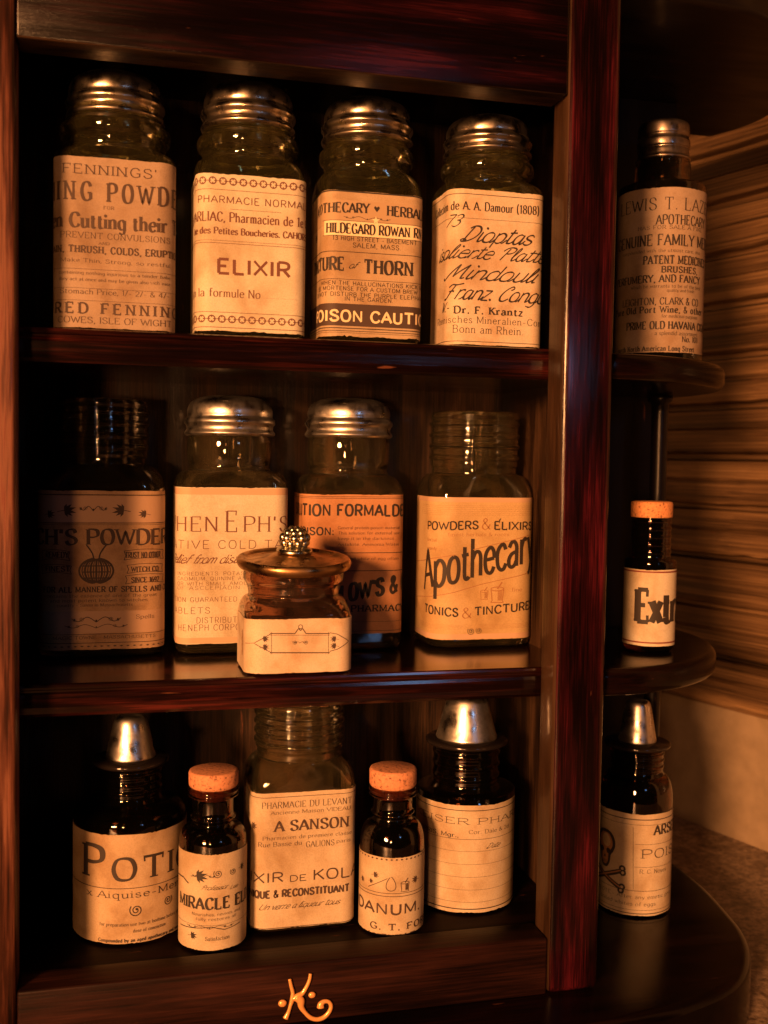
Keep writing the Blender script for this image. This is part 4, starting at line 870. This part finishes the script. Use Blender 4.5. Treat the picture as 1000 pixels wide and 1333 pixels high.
    ('H', -113.98, 0.96, -29.87, 29.87, 2),
  ]),
  'B17': dict(hw=0.0456, zt=-0.2353, zb=-0.3066, ops=[
    ('H', -239.05, 0.6, -45.62, 45.62, 0),
    ('H', -242.57, 0.23, -45.62, 45.62, 0),
    ('LINE', [(-1.13, -244.02), (-0.01, -286.41)], 0.27, 0),
    ('SKULL', -21.56, -264.14, 0.07),
    ('T', '', 'AR', 'SENIC', 13.12, 23.34, -249.5, 6.49, 'cond', 0, 0.0),
    ('H', -255.72, 0.23, 0.53, 44.58, 0),
    ('T', '', 'PO', 'ISON', 4.53, 22.39, -265.19, 6.01, 'wide', 0, 0.0),
    ('H', -271.29, 0.23, 0.26, 45.04, 0),
    ('T', '', 'R. C. Noy', 'es', 3.79, 20.71, -275.54, 2.73, 'serif', 0, 0.0),
    ('H', -287.58, 0.3, -45.62, 45.62, 0),
    ('T', 'ANTI', 'DOTE.- After any emetic', ' give', -27.04, 21.98, -292.96, 2.46, 'serif', 0, 0.0),
    ('T', '', 'boiled whites of eggs', '', -25.32, 15.95, -297.84, 2.46, 'serif', 0, 0.0),
    ('H', -300.78, 0.23, -45.62, 45.62, 0),
    ('H', -303.19, 0.6, -45.62, 45.62, 0),
  ]),
}


# ---------------------------------------------------------------- setting: table top, wall
def sheet(name, pts, mat):
    me = bpy.data.meshes.new(name); me.from_pydata(pts, [], [tuple(range(len(pts)))]); me.update(); return link(name, me, mat)
def speckled():
    m, n, l, b = newmat('speckled_counter'); tc = n.new('ShaderNodeTexCoord')
    n1 = n.new('ShaderNodeTexNoise'); n1.inputs['Scale'].default_value = 210; n1.inputs['Detail'].default_value = 5; n1.inputs['Roughness'].default_value = .7; l.new(tc.outputs['Object'], n1.inputs['Vector'])
    r = ramp(n, [(.34, (.05, .030, .020)), (.46, (.20, .14, .095)), (.56, (.30, .22, .15)), (.68, (.42, .33, .24))]); l.new(n1.outputs[0], r.inputs[0])
    n2 = n.new('ShaderNodeTexNoise'); n2.inputs['Scale'].default_value = 26; n2.inputs['Detail'].default_value = 4; n2.inputs['Distortion'].default_value = 1.6; l.new(tc.outputs['Object'], n2.inputs['Vector'])
    r2 = ramp(n, [(.40, (.45, .40, .36)), (.52, (1, 1, 1))]); l.new(n2.outputs[0], r2.inputs[0])
    mx = n.new('ShaderNodeMix'); mx.data_type = 'RGBA'; mx.blend_type = 'MULTIPLY'; mx.inputs[0].default_value = .8; l.new(r.outputs[0], mx.inputs[6]); l.new(r2.outputs[0], mx.inputs[7]); l.new(mx.outputs[2], b.inputs['Base Color'])
    b.inputs['Roughness'].default_value = .42; return m
M['counter'] = speckled()
def plaster():
    m, n, l, b = newmat('tan_wall_paint'); tc = n.new('ShaderNodeTexCoord'); n1 = n.new('ShaderNodeTexNoise'); n1.inputs['Scale'].default_value = 60; n1.inputs['Detail'].default_value = 6; l.new(tc.outputs['Object'], n1.inputs['Vector'])
    r = ramp(n, [(.3, (.22, .165, .105)), (.7, (.29, .22, .145))]); l.new(n1.outputs[0], r.inputs[0]); l.new(r.outputs[0], b.inputs['Base Color']); b.inputs['Roughness'].default_value = .7
    bp = n.new('ShaderNodeBump'); bp.inputs['Strength'].default_value = .3; bp.inputs['Distance'].default_value = .002; l.new(n1.outputs[0], bp.inputs['Height']); l.new(bp.outputs[0], b.inputs['Normal']); return m
M['plaster'] = plaster()
ZT = -.346
ct = sheet('countertop', [(-1.2, -.5, ZT), (1.2, -.5, ZT), (1.2, .9, ZT), (-1.2, .9, ZT)], 'counter'); ct['kind'] = 'structure'
WA = Vector((.5717, .2718, 0)); WD = Vector((-.2988, .9543, 0)); WN = Vector((-.9543, -.2988, 0))   # wall foot, direction, normal into the room
wp = lambda t, off, z: tuple(WA + WD * t + WN * off + Vector((0, 0, z)))
wl = sheet('side_wall', [wp(-.7, 0, ZT), wp(.62, 0, ZT), wp(.62, 0, .9), wp(-.7, 0, .9)], 'plaster'); wl['kind'] = 'structure'
corner = WA + WD * .62
bw_ = sheet('back_wall', [(corner.x, corner.y, ZT), (-1.2, corner.y, ZT), (-1.2, corner.y, .9), (corner.x, corner.y, .9)], 'plaster'); bw_['kind'] = 'structure'

# slatted blind on the side wall
bl = thing('slatted_blind', 'brown wooden blind of broad level slats on the wall beside the cabinet', 'blind', tuple(WA))
bl.rotation_euler = (0, 0, math.atan2(WD.y, WD.x) - math.pi / 2)
ROT = Matrix.Rotation(-(math.atan2(WD.y, WD.x) - math.pi / 2), 3, 'Z')
def blind_slat(zb, k):
    p = .0463; j = random.uniform(-.0008, .0008)
    pr = [(.0035, 0), (.0015, p - .0004), (.0080, p - .0022), (.0092 + j, p * .62), (.0106 + j, p * .60), (.0140, p * .555), (.0152, p * .34), (.0160, p * .18), (.0150, p * .13), (.0125, .0048), (.004, .0044), (.0015, .0005)]
    bm = bmesh.new(); prev = None; n = len(pr); ph = random.random() * 9
    for i in range(61):
        y = -.45 + .95 * i / 60; w = .0005 * math.sin(y * 19 + ph) + .0003 * math.sin(y * 47 + ph * 2) + random.uniform(-.0003, .0003)
        vs = [bm.verts.new((-off - (w * .7 if off > .008 else 0), y, zb + z + (w if 0 < z < p * .9 else 0) + (random.uniform(-.0006, .0006) if q in (8, 9) else 0))) for q, (off, z) in enumerate(pr)]
        if prev:
            for q in range(n): bm.faces.new((prev[q], vs[q], vs[(q + 1) % n], prev[(q + 1) % n]))
        else: bm.faces.new(vs)
        prev = vs
    bm.faces.new(prev[::-1])
    o = obj('slat', bm, 'slat', bl, True)
    for f in o.data.polygons: f.use_smooth = abs(f.normal.z) < .75
    o.data.set_sharp_from_angle(angle=R(32)); return o
for k in range(14): blind_slat(-.2265 + .0463 * k, k)
for t in (-.2, .28):
    bm = bmesh.new(); bmesh.ops.create_cube(bm, size=1)
    for v in bm.verts: v.co = (-.0018 + v.co.x * .003, t + v.co.y * .03, .095 + v.co.z * .62)
    obj('mounting_strip', bm, 'slat', bl)

# ---------------------------------------------------------------- cabinet
cab = thing('wall_cabinet', 'dark mahogany apothecary cabinet with three shelves and rounded corner shelves on its right end', 'cabinet', (0, 0, 0))
XL, XR, ZTP, ZBT, TF = -.0456, .2439, .2019, -.2728, .0232
ZS1, ZS2, ZFL, ZBASE, ZTOP = .0653, -.1209, -.2755, -.306, .264
XO, XSI, YB = .2755, .2702, .166
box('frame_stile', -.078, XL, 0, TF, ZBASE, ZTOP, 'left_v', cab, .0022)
inner_face(box('frame_stile', XR, XO, 0, TF, ZBASE, ZTOP, 'mah_v', cab, .0040, 4), 0, -1, 'brn_in')
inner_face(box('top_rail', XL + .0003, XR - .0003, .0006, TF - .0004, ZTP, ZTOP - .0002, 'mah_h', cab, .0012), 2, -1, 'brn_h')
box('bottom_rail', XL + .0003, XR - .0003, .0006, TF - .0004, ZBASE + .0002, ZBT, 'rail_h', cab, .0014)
box('side_panel', XSI, XO - .0006, TF + .0004, YB, ZBASE, ZTOP, 'brn_v', cab, .0008)
box('side_panel', -.0775, -.0722, TF + .0004, YB, ZBASE, ZTOP, 'brn_v', cab, .0008)
box('back_panel', -.0775, XO - .0006, YB + .0002, YB + .006, ZBASE, ZTOP, 'brn_v', cab, 0)
box('back_panel', XO + .0002, .402, YB + .0004, YB + .0058, ZBASE + .0003, ZTOP - .0003, 'black_v', cab, 0)
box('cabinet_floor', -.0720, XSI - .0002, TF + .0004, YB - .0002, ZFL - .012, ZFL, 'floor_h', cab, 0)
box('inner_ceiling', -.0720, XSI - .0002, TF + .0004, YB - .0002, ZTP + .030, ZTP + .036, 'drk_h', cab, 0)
def shelf(zt):
    y0, th = .0246, .0178
    pr = [(YB - .0004, zt), (y0 + .0016, zt), (y0 + .0003, zt - .0006), (y0, zt - .0018), (y0 + .0003, zt - .0030), (y0 + .0014, zt - .0036), (y0 + .0016, zt - .0046), (y0 + .0006, zt - .0054), (y0 + .0001, zt - .0072), (y0 + .0003, zt - .0125), (y0 + .0010, zt - .0160), (y0 + .0026, zt - th), (YB - .0004, zt - th)]
    o = extrude_x('shelf', pr, -.0718, XSI - .0004, 'shelf', cab); return o
M['shelf'] = wood('glossy_shelf_mahogany', 0, [(.36, (.002, .001, .001)), (.50, (.006, .002, .0016)), (.58, (.022, .0045, .0035)), (.68, (.075, .012, .009))], .16, .8, .10, .55)
shelf(ZS1); shelf(ZS2)
OUT = [(.4222, .183), (.4219, .1481), (.4198, .1191), (.4132, .0827), (.4062, .0534), (.3932, .0256), (.3718, -.0009), (.347, -.0175), (.3115, -.0302)]
edge = cat(OUT, 4)
plan = [(-.10, -.038), (-.10, .183)] + edge[::1] + [(.27, -.0365), (.22, -.038)]
prism('base_board', plan[::-1], ZT, ZBASE, 'drk_h', cab, .011, 6)
tp = [(-.10, .004), (-.10, .225)] + cat([(.470, .235), (.4815, .205), (.4835, .170), (.470, .112), (.432, .055), (.377, .0175), (.341, .0085), (.300, .0055)], 5) + [(.27, .004)]
prism('top_board', tp[::-1], ZTOP, ZTOP + .03, 'black_h', cab, .009, 5)
arc = [(.285 + .12 * math.sin(a), .13 - .12 * math.cos(a)) for a in [R(90 * i / 18) for i in range(19)]]
cs = [(XO + .0002, .01)] + arc + [(.405, YB - .0004), (XO + .0002, YB - .0004)]
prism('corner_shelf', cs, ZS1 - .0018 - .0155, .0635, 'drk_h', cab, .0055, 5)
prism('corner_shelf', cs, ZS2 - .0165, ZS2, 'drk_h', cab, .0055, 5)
def spindle(z0, z1):
    L = z1 - z0; r = .0058
    pr = [(r * 1.5, z0 + .0003), (r * 1.5, z0 + .004), (r * 1.05, z0 + .006), (r, z0 + .012), (r, z1 - .012), (r * 1.05, z1 - .006), (r * 1.5, z1 - .004), (r * 1.5, z1 - .0003)]
    bm = lathe_bm(pr, 28, None, .376, .131); obj('spindle', bm, 'black_v', cab, True)
spindle(ZBASE, ZS2 - .0165); spindle(ZS2, ZS1 - .0173)
# raised gold monogram on the bottom rail
bm = bmesh.new(); kp = lambda px, pz: (.0786 + px * .0000503, -.0006, -.2785 - (pz - 165) * .0000515)
def kt(pts, rad): tube(bm, cat([kp(*p) for p in pts], 5), [q[0] * .00016 for q in cat([(q,) for q in rad], 5)], 12, .75)
kt([(310, 200), (325, 270), (345, 350), (340, 420), (320, 490), (300, 555), (270, 615)], [5, 6, 6.5, 8, 6, 6.5, 10])
kt([(535, 165), (525, 230), (495, 300), (450, 365), (400, 390), (355, 420)], [5.5, 6, 6.5, 8, 10, 10])
kt([(380, 400), (430, 440), (440, 510), (480, 575), (545, 640), (620, 665), (690, 650), (745, 600), (765, 540), (740, 490), (690, 480), (655, 505), (650, 540)], [12, 14, 10, 7, 7.5, 7.5, 8, 7.5, 7, 6.5, 7.5, 11, 13])
for px, pz, r in ((235, 450, .0021), (555, 395, .0018)):
    bmesh.ops.create_uvsphere(bm, u_segments=16, v_segments=10, radius=r, matrix=Matrix.Translation(kp(px, pz)) @ Matrix.Diagonal((1.1, .6, .95, 1)))
obj('monogram', bm, 'gold', cab, True)

# ---------------------------------------------------------------- bottles and jars
def root_of(key, name, label, cat_, group):
    b = BODY[key]; return thing(name, label, cat_, (b['x'], b['y'], b['z0'] + .0002), b['rz'], group), b
def dome_lid(root, z0, zl, r, zd, mat='lid', name='lid'):
    """screw lid: rolled lower rim, band, upper ring and low dome; heights from the base"""
    h = zd - z0
    pr = [(r * .80, z0), (r * .96, z0), (r * 1.00, z0 + h * .03), (r * 1.015, z0 + h * .07), (r * .99, z0 + h * .12), (r * .965, z0 + h * .16), (r * .968, z0 + h * .24), (r * 1.0, z0 + h * .29), (r * 1.02, z0 + h * .34), (r * 1.0, z0 + h * .41), (r * .962, z0 + h * .45), (r * .95, z0 + h * .50),
          (r * .955, z0 + h * .56), (r * .94, z0 + h * .68), (r * .86, z0 + h * .83), (r * .66, z0 + h * .94), (r * .35, z0 + h * .99), (0.0002, zd)]
    return lathe(name, [pr[0]] + cat(pr[1:], 3), mat, root)
GJ1 = 'clear square jars with metal lids on the top shelf'
def top_jar(key, label, pap, pal, ztop_neck, zbead, zlid0, zlid1, rl, torn=.0004):
    r, b = root_of(key, 'glass_jar', label, 'jar', GJ1); z0 = b['z0']; ax = b['ax']; lt = PRINT[key]['zt']
    st = [(ztop_neck, ax * .85), (ztop_neck + .0012, ax * .835), (zbead - .0042, ax * .87), (zbead - .0026, ax * .925), (zbead, ax * .945), (zbead + .0030, ax * .935), (zbead + .0048, ax * .88), (zlid0, ax * .83), (zlid0 + .005, ax * .82)]
    vessel(r, prof(b, lt + .0010, st, 1), .0026, 'g_clear')
    dome_lid(r, zlid0 - z0 + .0002, 0, rl, zlid1 - z0)
    add_label(r, b, PRINT[key], pap, pal, torn); return r
IK = ('ink', 'knock', 'ink_tan'); IF = ('ink_faded', 'knock', 'ink_tan'); IB = ('ink_brown', 'knock', 'ink_tan')
top_jar('B1', 'shadowed square jar with a dense teething powder label, leftmost on the top shelf', 'pap_rose', IF, .1630, .1735, .1805, .2065, .0262)
top_jar('B2', 'square jar whose cream label reads ELIXIR between two borders of small rings', 'pap_cream', IB, .1640, .1730, .1810, .2075, .0262, .0008)
top_jar('B3', 'square jar whose label has a black band reading POISON CAUTION at the bottom', 'pap_tan', IK, .1625, .1720, .1800, .2055, .0262, .0010)
top_jar('B4', 'square jar whose cream label carries four lines of slanted handwriting', 'pap_pale', IK, .1625, .1705, .1788, .2025, .0260)

GM = 'square jars on the middle shelf'
def threads(z0, z1, r, n):
    out = []
    for k in range(n):
        a = z0 + (z1 - z0) * k / n; d = (z1 - z0) / n
        out += [(a, r), (a + d * .35, r), (a + d * .5, r * 1.035), (a + d * .68, r * 1.035), (a + d * .85, r)]
    return out + [(z1, r)]
def open_jar(key, label, name, neck_r, znk, ztop, glass_, pap, pal, nt=4, group=GM, bt=None):
    r, b = root_of(key, name, label, 'jar', group); lt = bt or PRINT[key]['zt'] + .002
    st = [(znk, neck_r * .97), (znk + .004, neck_r * .97)] + threads(znk + .006, ztop - .004, neck_r, nt) + [(ztop - .002, neck_r * 1.02), (ztop, neck_r * 1.0)]
    vessel(r, prof(b, lt, st), .0024, glass_); add_label(r, b, PRINT[key], pap, pal); return r
open_jar('B5', 'shadowed lidless jar with an ornate brown powder label, leftmost on the middle shelf', 'glass_jar', .0275, -.006, .0325, 'g_smoke', 'pap_old', IF, 4)
def mid_jar(key, label, pap, pal, zn, zlid0, zlid1, rl):
    r, b = root_of(key, 'glass_jar', label, 'jar', GM); z0 = b['z0']; lt = PRINT[key]['zt']
    st = [(zn, rl * .93), (zn + .003, rl * .90), (zn + .006, rl * .93), (zn + .009, rl * .95), (zlid0 - .004, rl * .95), (zlid0 + .003, rl * .9)]
    vessel(r, prof(b, lt + .002, st), .0024, 'g_warm')
    dome_lid(r, zlid0 - z0, 0, rl, zlid1 - z0, 'pewter'); add_label(r, b, PRINT[key], pap, pal)
mid_jar('B6', 'lidded square jar with a plain cream cold tablet label behind the knobbed pot', 'pap_cream', ('ink_brown', 'knock', 'ink_tan'), -.0090, .0125, .0380, .0280)
mid_jar('B7', 'lidded square jar with an orange formaldehyde label half shaded by the knobbed pot', 'pap_orange', ('ink', 'knock', 'ink_red'), -.0105, .0130, .0387, .0280)
open_jar('B8', 'lidless jar with a yellow label reading Apothecary in slanted lettering', 'glass_jar', .0292, -.0090, .0305, 'g_warm', 'pap_yellow', ('ink', 'knock', 'ink_tan'), 4)

# small brown pot with a knobbed lid
r, b = root_of('B9', 'lidded_pot', 'small squat brown glass pot with a knobbed bronze lid on the middle shelf', 'pot', None); z0 = b['z0']
st = [(-.0790, .0268), (-.0775, .0262), (-.0730, .0272), (-.0700, .0288), (-.0665, .0292), (-.0645, .0288)]
vessel(r, prof(b, -.0905, st), .0026, 'g_pot')
bm = bmesh.new(); loft(bm, [(.0060, b['ax'] * .86, b['ay'] * .86, b['c'] * .7), (.0270, b['ax'] * .86, b['ay'] * .86, b['c'] * .7), (.0285, b['ax'] * .80, b['ay'] * .80, b['c'] * .7)]); obj('filling', bm, 'filling', r, True)
q = lambda z: z - z0
ld = lathe('lid', cat([(.0255, q(-.0640)), (.0290, q(-.0641)), (.0318, q(-.0628)), (.0330, q(-.0600)), (.0322, q(-.0578)), (.0306, q(-.0572)), (.0290, q(-.0580)), (.0272, q(-.0592)), (.0225, q(-.0588)), (.0150, q(-.0570)), (.0105, q(-.0552)), (.0004, q(-.0545))], 4), 'bronze', r, 72)
ld.rotation_euler = (R(5.5), 0, 0); ld.location = (0, math.sin(R(5.5)) * q(-.060), (1 - math.cos(R(5.5))) * q(-.060))
bm = lathe_bm(cat([(.0092, q(-.0549)), (.0104, q(-.0540)), (.0098, q(-.0524)), (.0072, q(-.0512)), (.0055, q(-.0500)), (.0052, q(-.0480)), (.0048, q(-.0450)), (.0030, q(-.0425)), (.0003, q(-.0415))], 4), 40)
for row, (zz, rr, nn, sz) in enumerate(((-.0488, .0064, 9, .0026), (-.0458, .0066, 9, .0027), (-.0432, .0048, 7, .0025), (-.0416, .0022, 4, .0021))):
    for k in range(nn):
        a = 2 * math.pi * (k + .5 * (row % 2)) / nn
        bmesh.ops.create_uvsphere(bm, u_segments=12, v_segments=8, radius=sz, matrix=Matrix.Translation((rr * math.cos(a), rr * math.sin(a), q(zz))))
obj('knob', bm, 'silver', ld, True)
add_label(r, b, PRINT['B9'], 'pap_pale', ('ink_faded', 'knock', 'ink_tan'))

GB = 'dark bottles with silver cone caps'
def cone_bottle(key, label, pap, pal, znk, zcap, ztop, neck_r, cone_r, group=GB):
    r, b = root_of(key, 'medicine_bottle', label, 'bottle', group); z0 = b['z0']; lt = PRINT[key]['zt']; q = lambda z: z - z0
    st = [(znk, neck_r * 1.0), (znk + .003, neck_r * .93)] + threads(znk + .004, zcap - .002, neck_r * .95, 3)
    vessel(r, prof(b, lt + .003, st), .0028, 'g_black')
    c = lathe('cap_flange', [(neck_r * .6, q(zcap)), (neck_r * 1.12, q(zcap)), (neck_r * 1.19, q(zcap + .0010)), (neck_r * 1.20, q(zcap + .0024)), (neck_r * 1.13, q(zcap + .0034)), (cone_r * .6, q(zcap + .0042))], 'black_gloss', r)
    h = ztop - zcap - .0036; zc = q(zcap + .0037)
    pr = [(cone_r * .5, zc), (cone_r, zc), (cone_r * 1.01, zc + h * .03), (cone_r * .95, zc + h * .16), (cone_r * .84, zc + h * .45), (cone_r * .72, zc + h * .76), (cone_r * .62, zc + h * .92), (cone_r * .45, zc + h * .985), (.0002, zc + h)]
    lathe('cone_cap', [pr[0]] + cat(pr[1:], 3), 'pewter', r, 64)
    add_label(r, b, PRINT[key], pap, pal, .0006); return r
cone_bottle('B10', 'shaded round dark bottle with a silver cone cap and big POTION lettering', 'pap_tan', IK, -.2010, -.1800, -.1520, .0185, .0142)
cone_bottle('B14', 'round dark bottle with a silver cone cap and a lined blank pharmacy label', 'pap_plain', IK, -.2045, -.1775, -.1470, .0215, .0190)
cone_bottle('B17', 'round dark bottle with a skull and crossbones label on the rounded base', 'pap_plain', IK, -.2140, -.1950, -.1630, .0188, .0128)

GV = 'small corked vials'
def vial(key, label, pap, pal, znk, zrim, ztop, nr, group=GV):
    r, b = root_of(key, 'corked_vial', label, 'vial', group); z0 = b['z0']; lt = PRINT[key]['zt']; q = lambda z: z - z0; ax = b['ax']
    st = [(znk, nr * .90), (znk + .002, nr * .84), (znk + .0045, nr * .96), (znk + .0065, nr * .86), (zrim - .006, nr * .88), (zrim - .0045, nr * 1.06), (zrim - .0030, nr * 1.0), (zrim - .0015, nr * 1.07), (zrim, nr * 1.0)]
    vessel(r, prof(b, lt + .0035, st), .0022, 'g_black')
    pr = [(nr * .7, q(zrim - .006)), (nr * .78, q(zrim - .001)), (nr * .98, q(zrim + .0004)), (nr * 1.03, q(zrim + .0016)), (nr * 1.04, q(ztop - .0016)), (nr * 1.0, q(ztop - .0003)), (nr * .93, q(ztop)), (.0002, q(ztop + .0002))]
    lathe('cork_stopper', pr, 'cork', r, 40); add_label(r, b, PRINT[key], pap, pal); return r
vial('B11', 'corked dark vial with a scrolled MIRACLE label beside the POTION bottle', 'pap_plain', ('ink', 'knock', 'ink_tan'), -.2085, -.1870, -.1775, .0135)
vial('B13', 'corked dark vial with a LAUDANUM label showing a drawn jar', 'pap_plain', ('ink_faded', 'knock', 'ink_tan'), -.2120, -.1925, -.1815, .0135)
open_jar('B12', 'clear square bottle with a kola elixir label, between the two corked vials', 'glass_bottle', .0262, -.1770, -.1450, 'g_warm', 'pap_plain', ('ink_faded', 'knock', 'ink_tan'), 4, None)

# bottles on the two upper corner shelves
r, b = root_of('B15', 'glass_bottle', 'round dark bottle with a ringed metal cap on the upper corner shelf', 'bottle', None); z0 = b['z0']; q = lambda z: z - z0
vessel(r, prof(b, PRINT['B15']['zt'] + .004, [(.1880, .0200), (.1905, .0186), (.1990, .0184), (.2035, .0180), (.2080, .0150)]), .0026, 'g_dark')
cr = .0174
lathe('cap', [(cr * .9, q(.2040))] + cat([(cr * 1.04, q(.2040)), (cr * 1.06, q(.2052)), (cr * 1.0, q(.2064)), (cr * .98, q(.2100)), (cr * .96, q(.2118)), (cr * 1.0, q(.2128)), (cr * 1.01, q(.2165)), (cr * .97, q(.2182)), (cr * .95, q(.2200)), (cr * .98, q(.2215)), (cr * .97, q(.2270)), (cr * .90, q(.2290)), (cr * .7, q(.2297)), (.0002, q(.2299))], 3), 'lid_dark', r)
add_label(r, b, PRINT['B15'], 'pap_rose', IK)
r, b = root_of('B16', 'medicine_bottle', 'small dark bottle with an orange cap and bold Extract label', 'bottle', None); z0 = b['z0']; q = lambda z: z - z0
M['label_grey'] = plain('grey_label_margin', (.12, .09, .07), .7)
vessel(r, prof(b, PRINT['B16']['zt'] + .0032, [(-.0610, .0128)] + threads(-.0600, -.0350, .0124, 5)), .0022, 'g_black')
lathe('cap', [(.0100, q(-.0350)), (.0130, q(-.0349)), (.0133, q(-.0340)), (.0133, q(-.0262)), (.0128, q(-.0250)), (.0110, q(-.0246)), (.0002, q(-.0245))], 'cork_cap', r, 40)
add_label(r, b, PRINT['B16'], 'pap_cream', ('ink', 'knock', 'ink_red'))
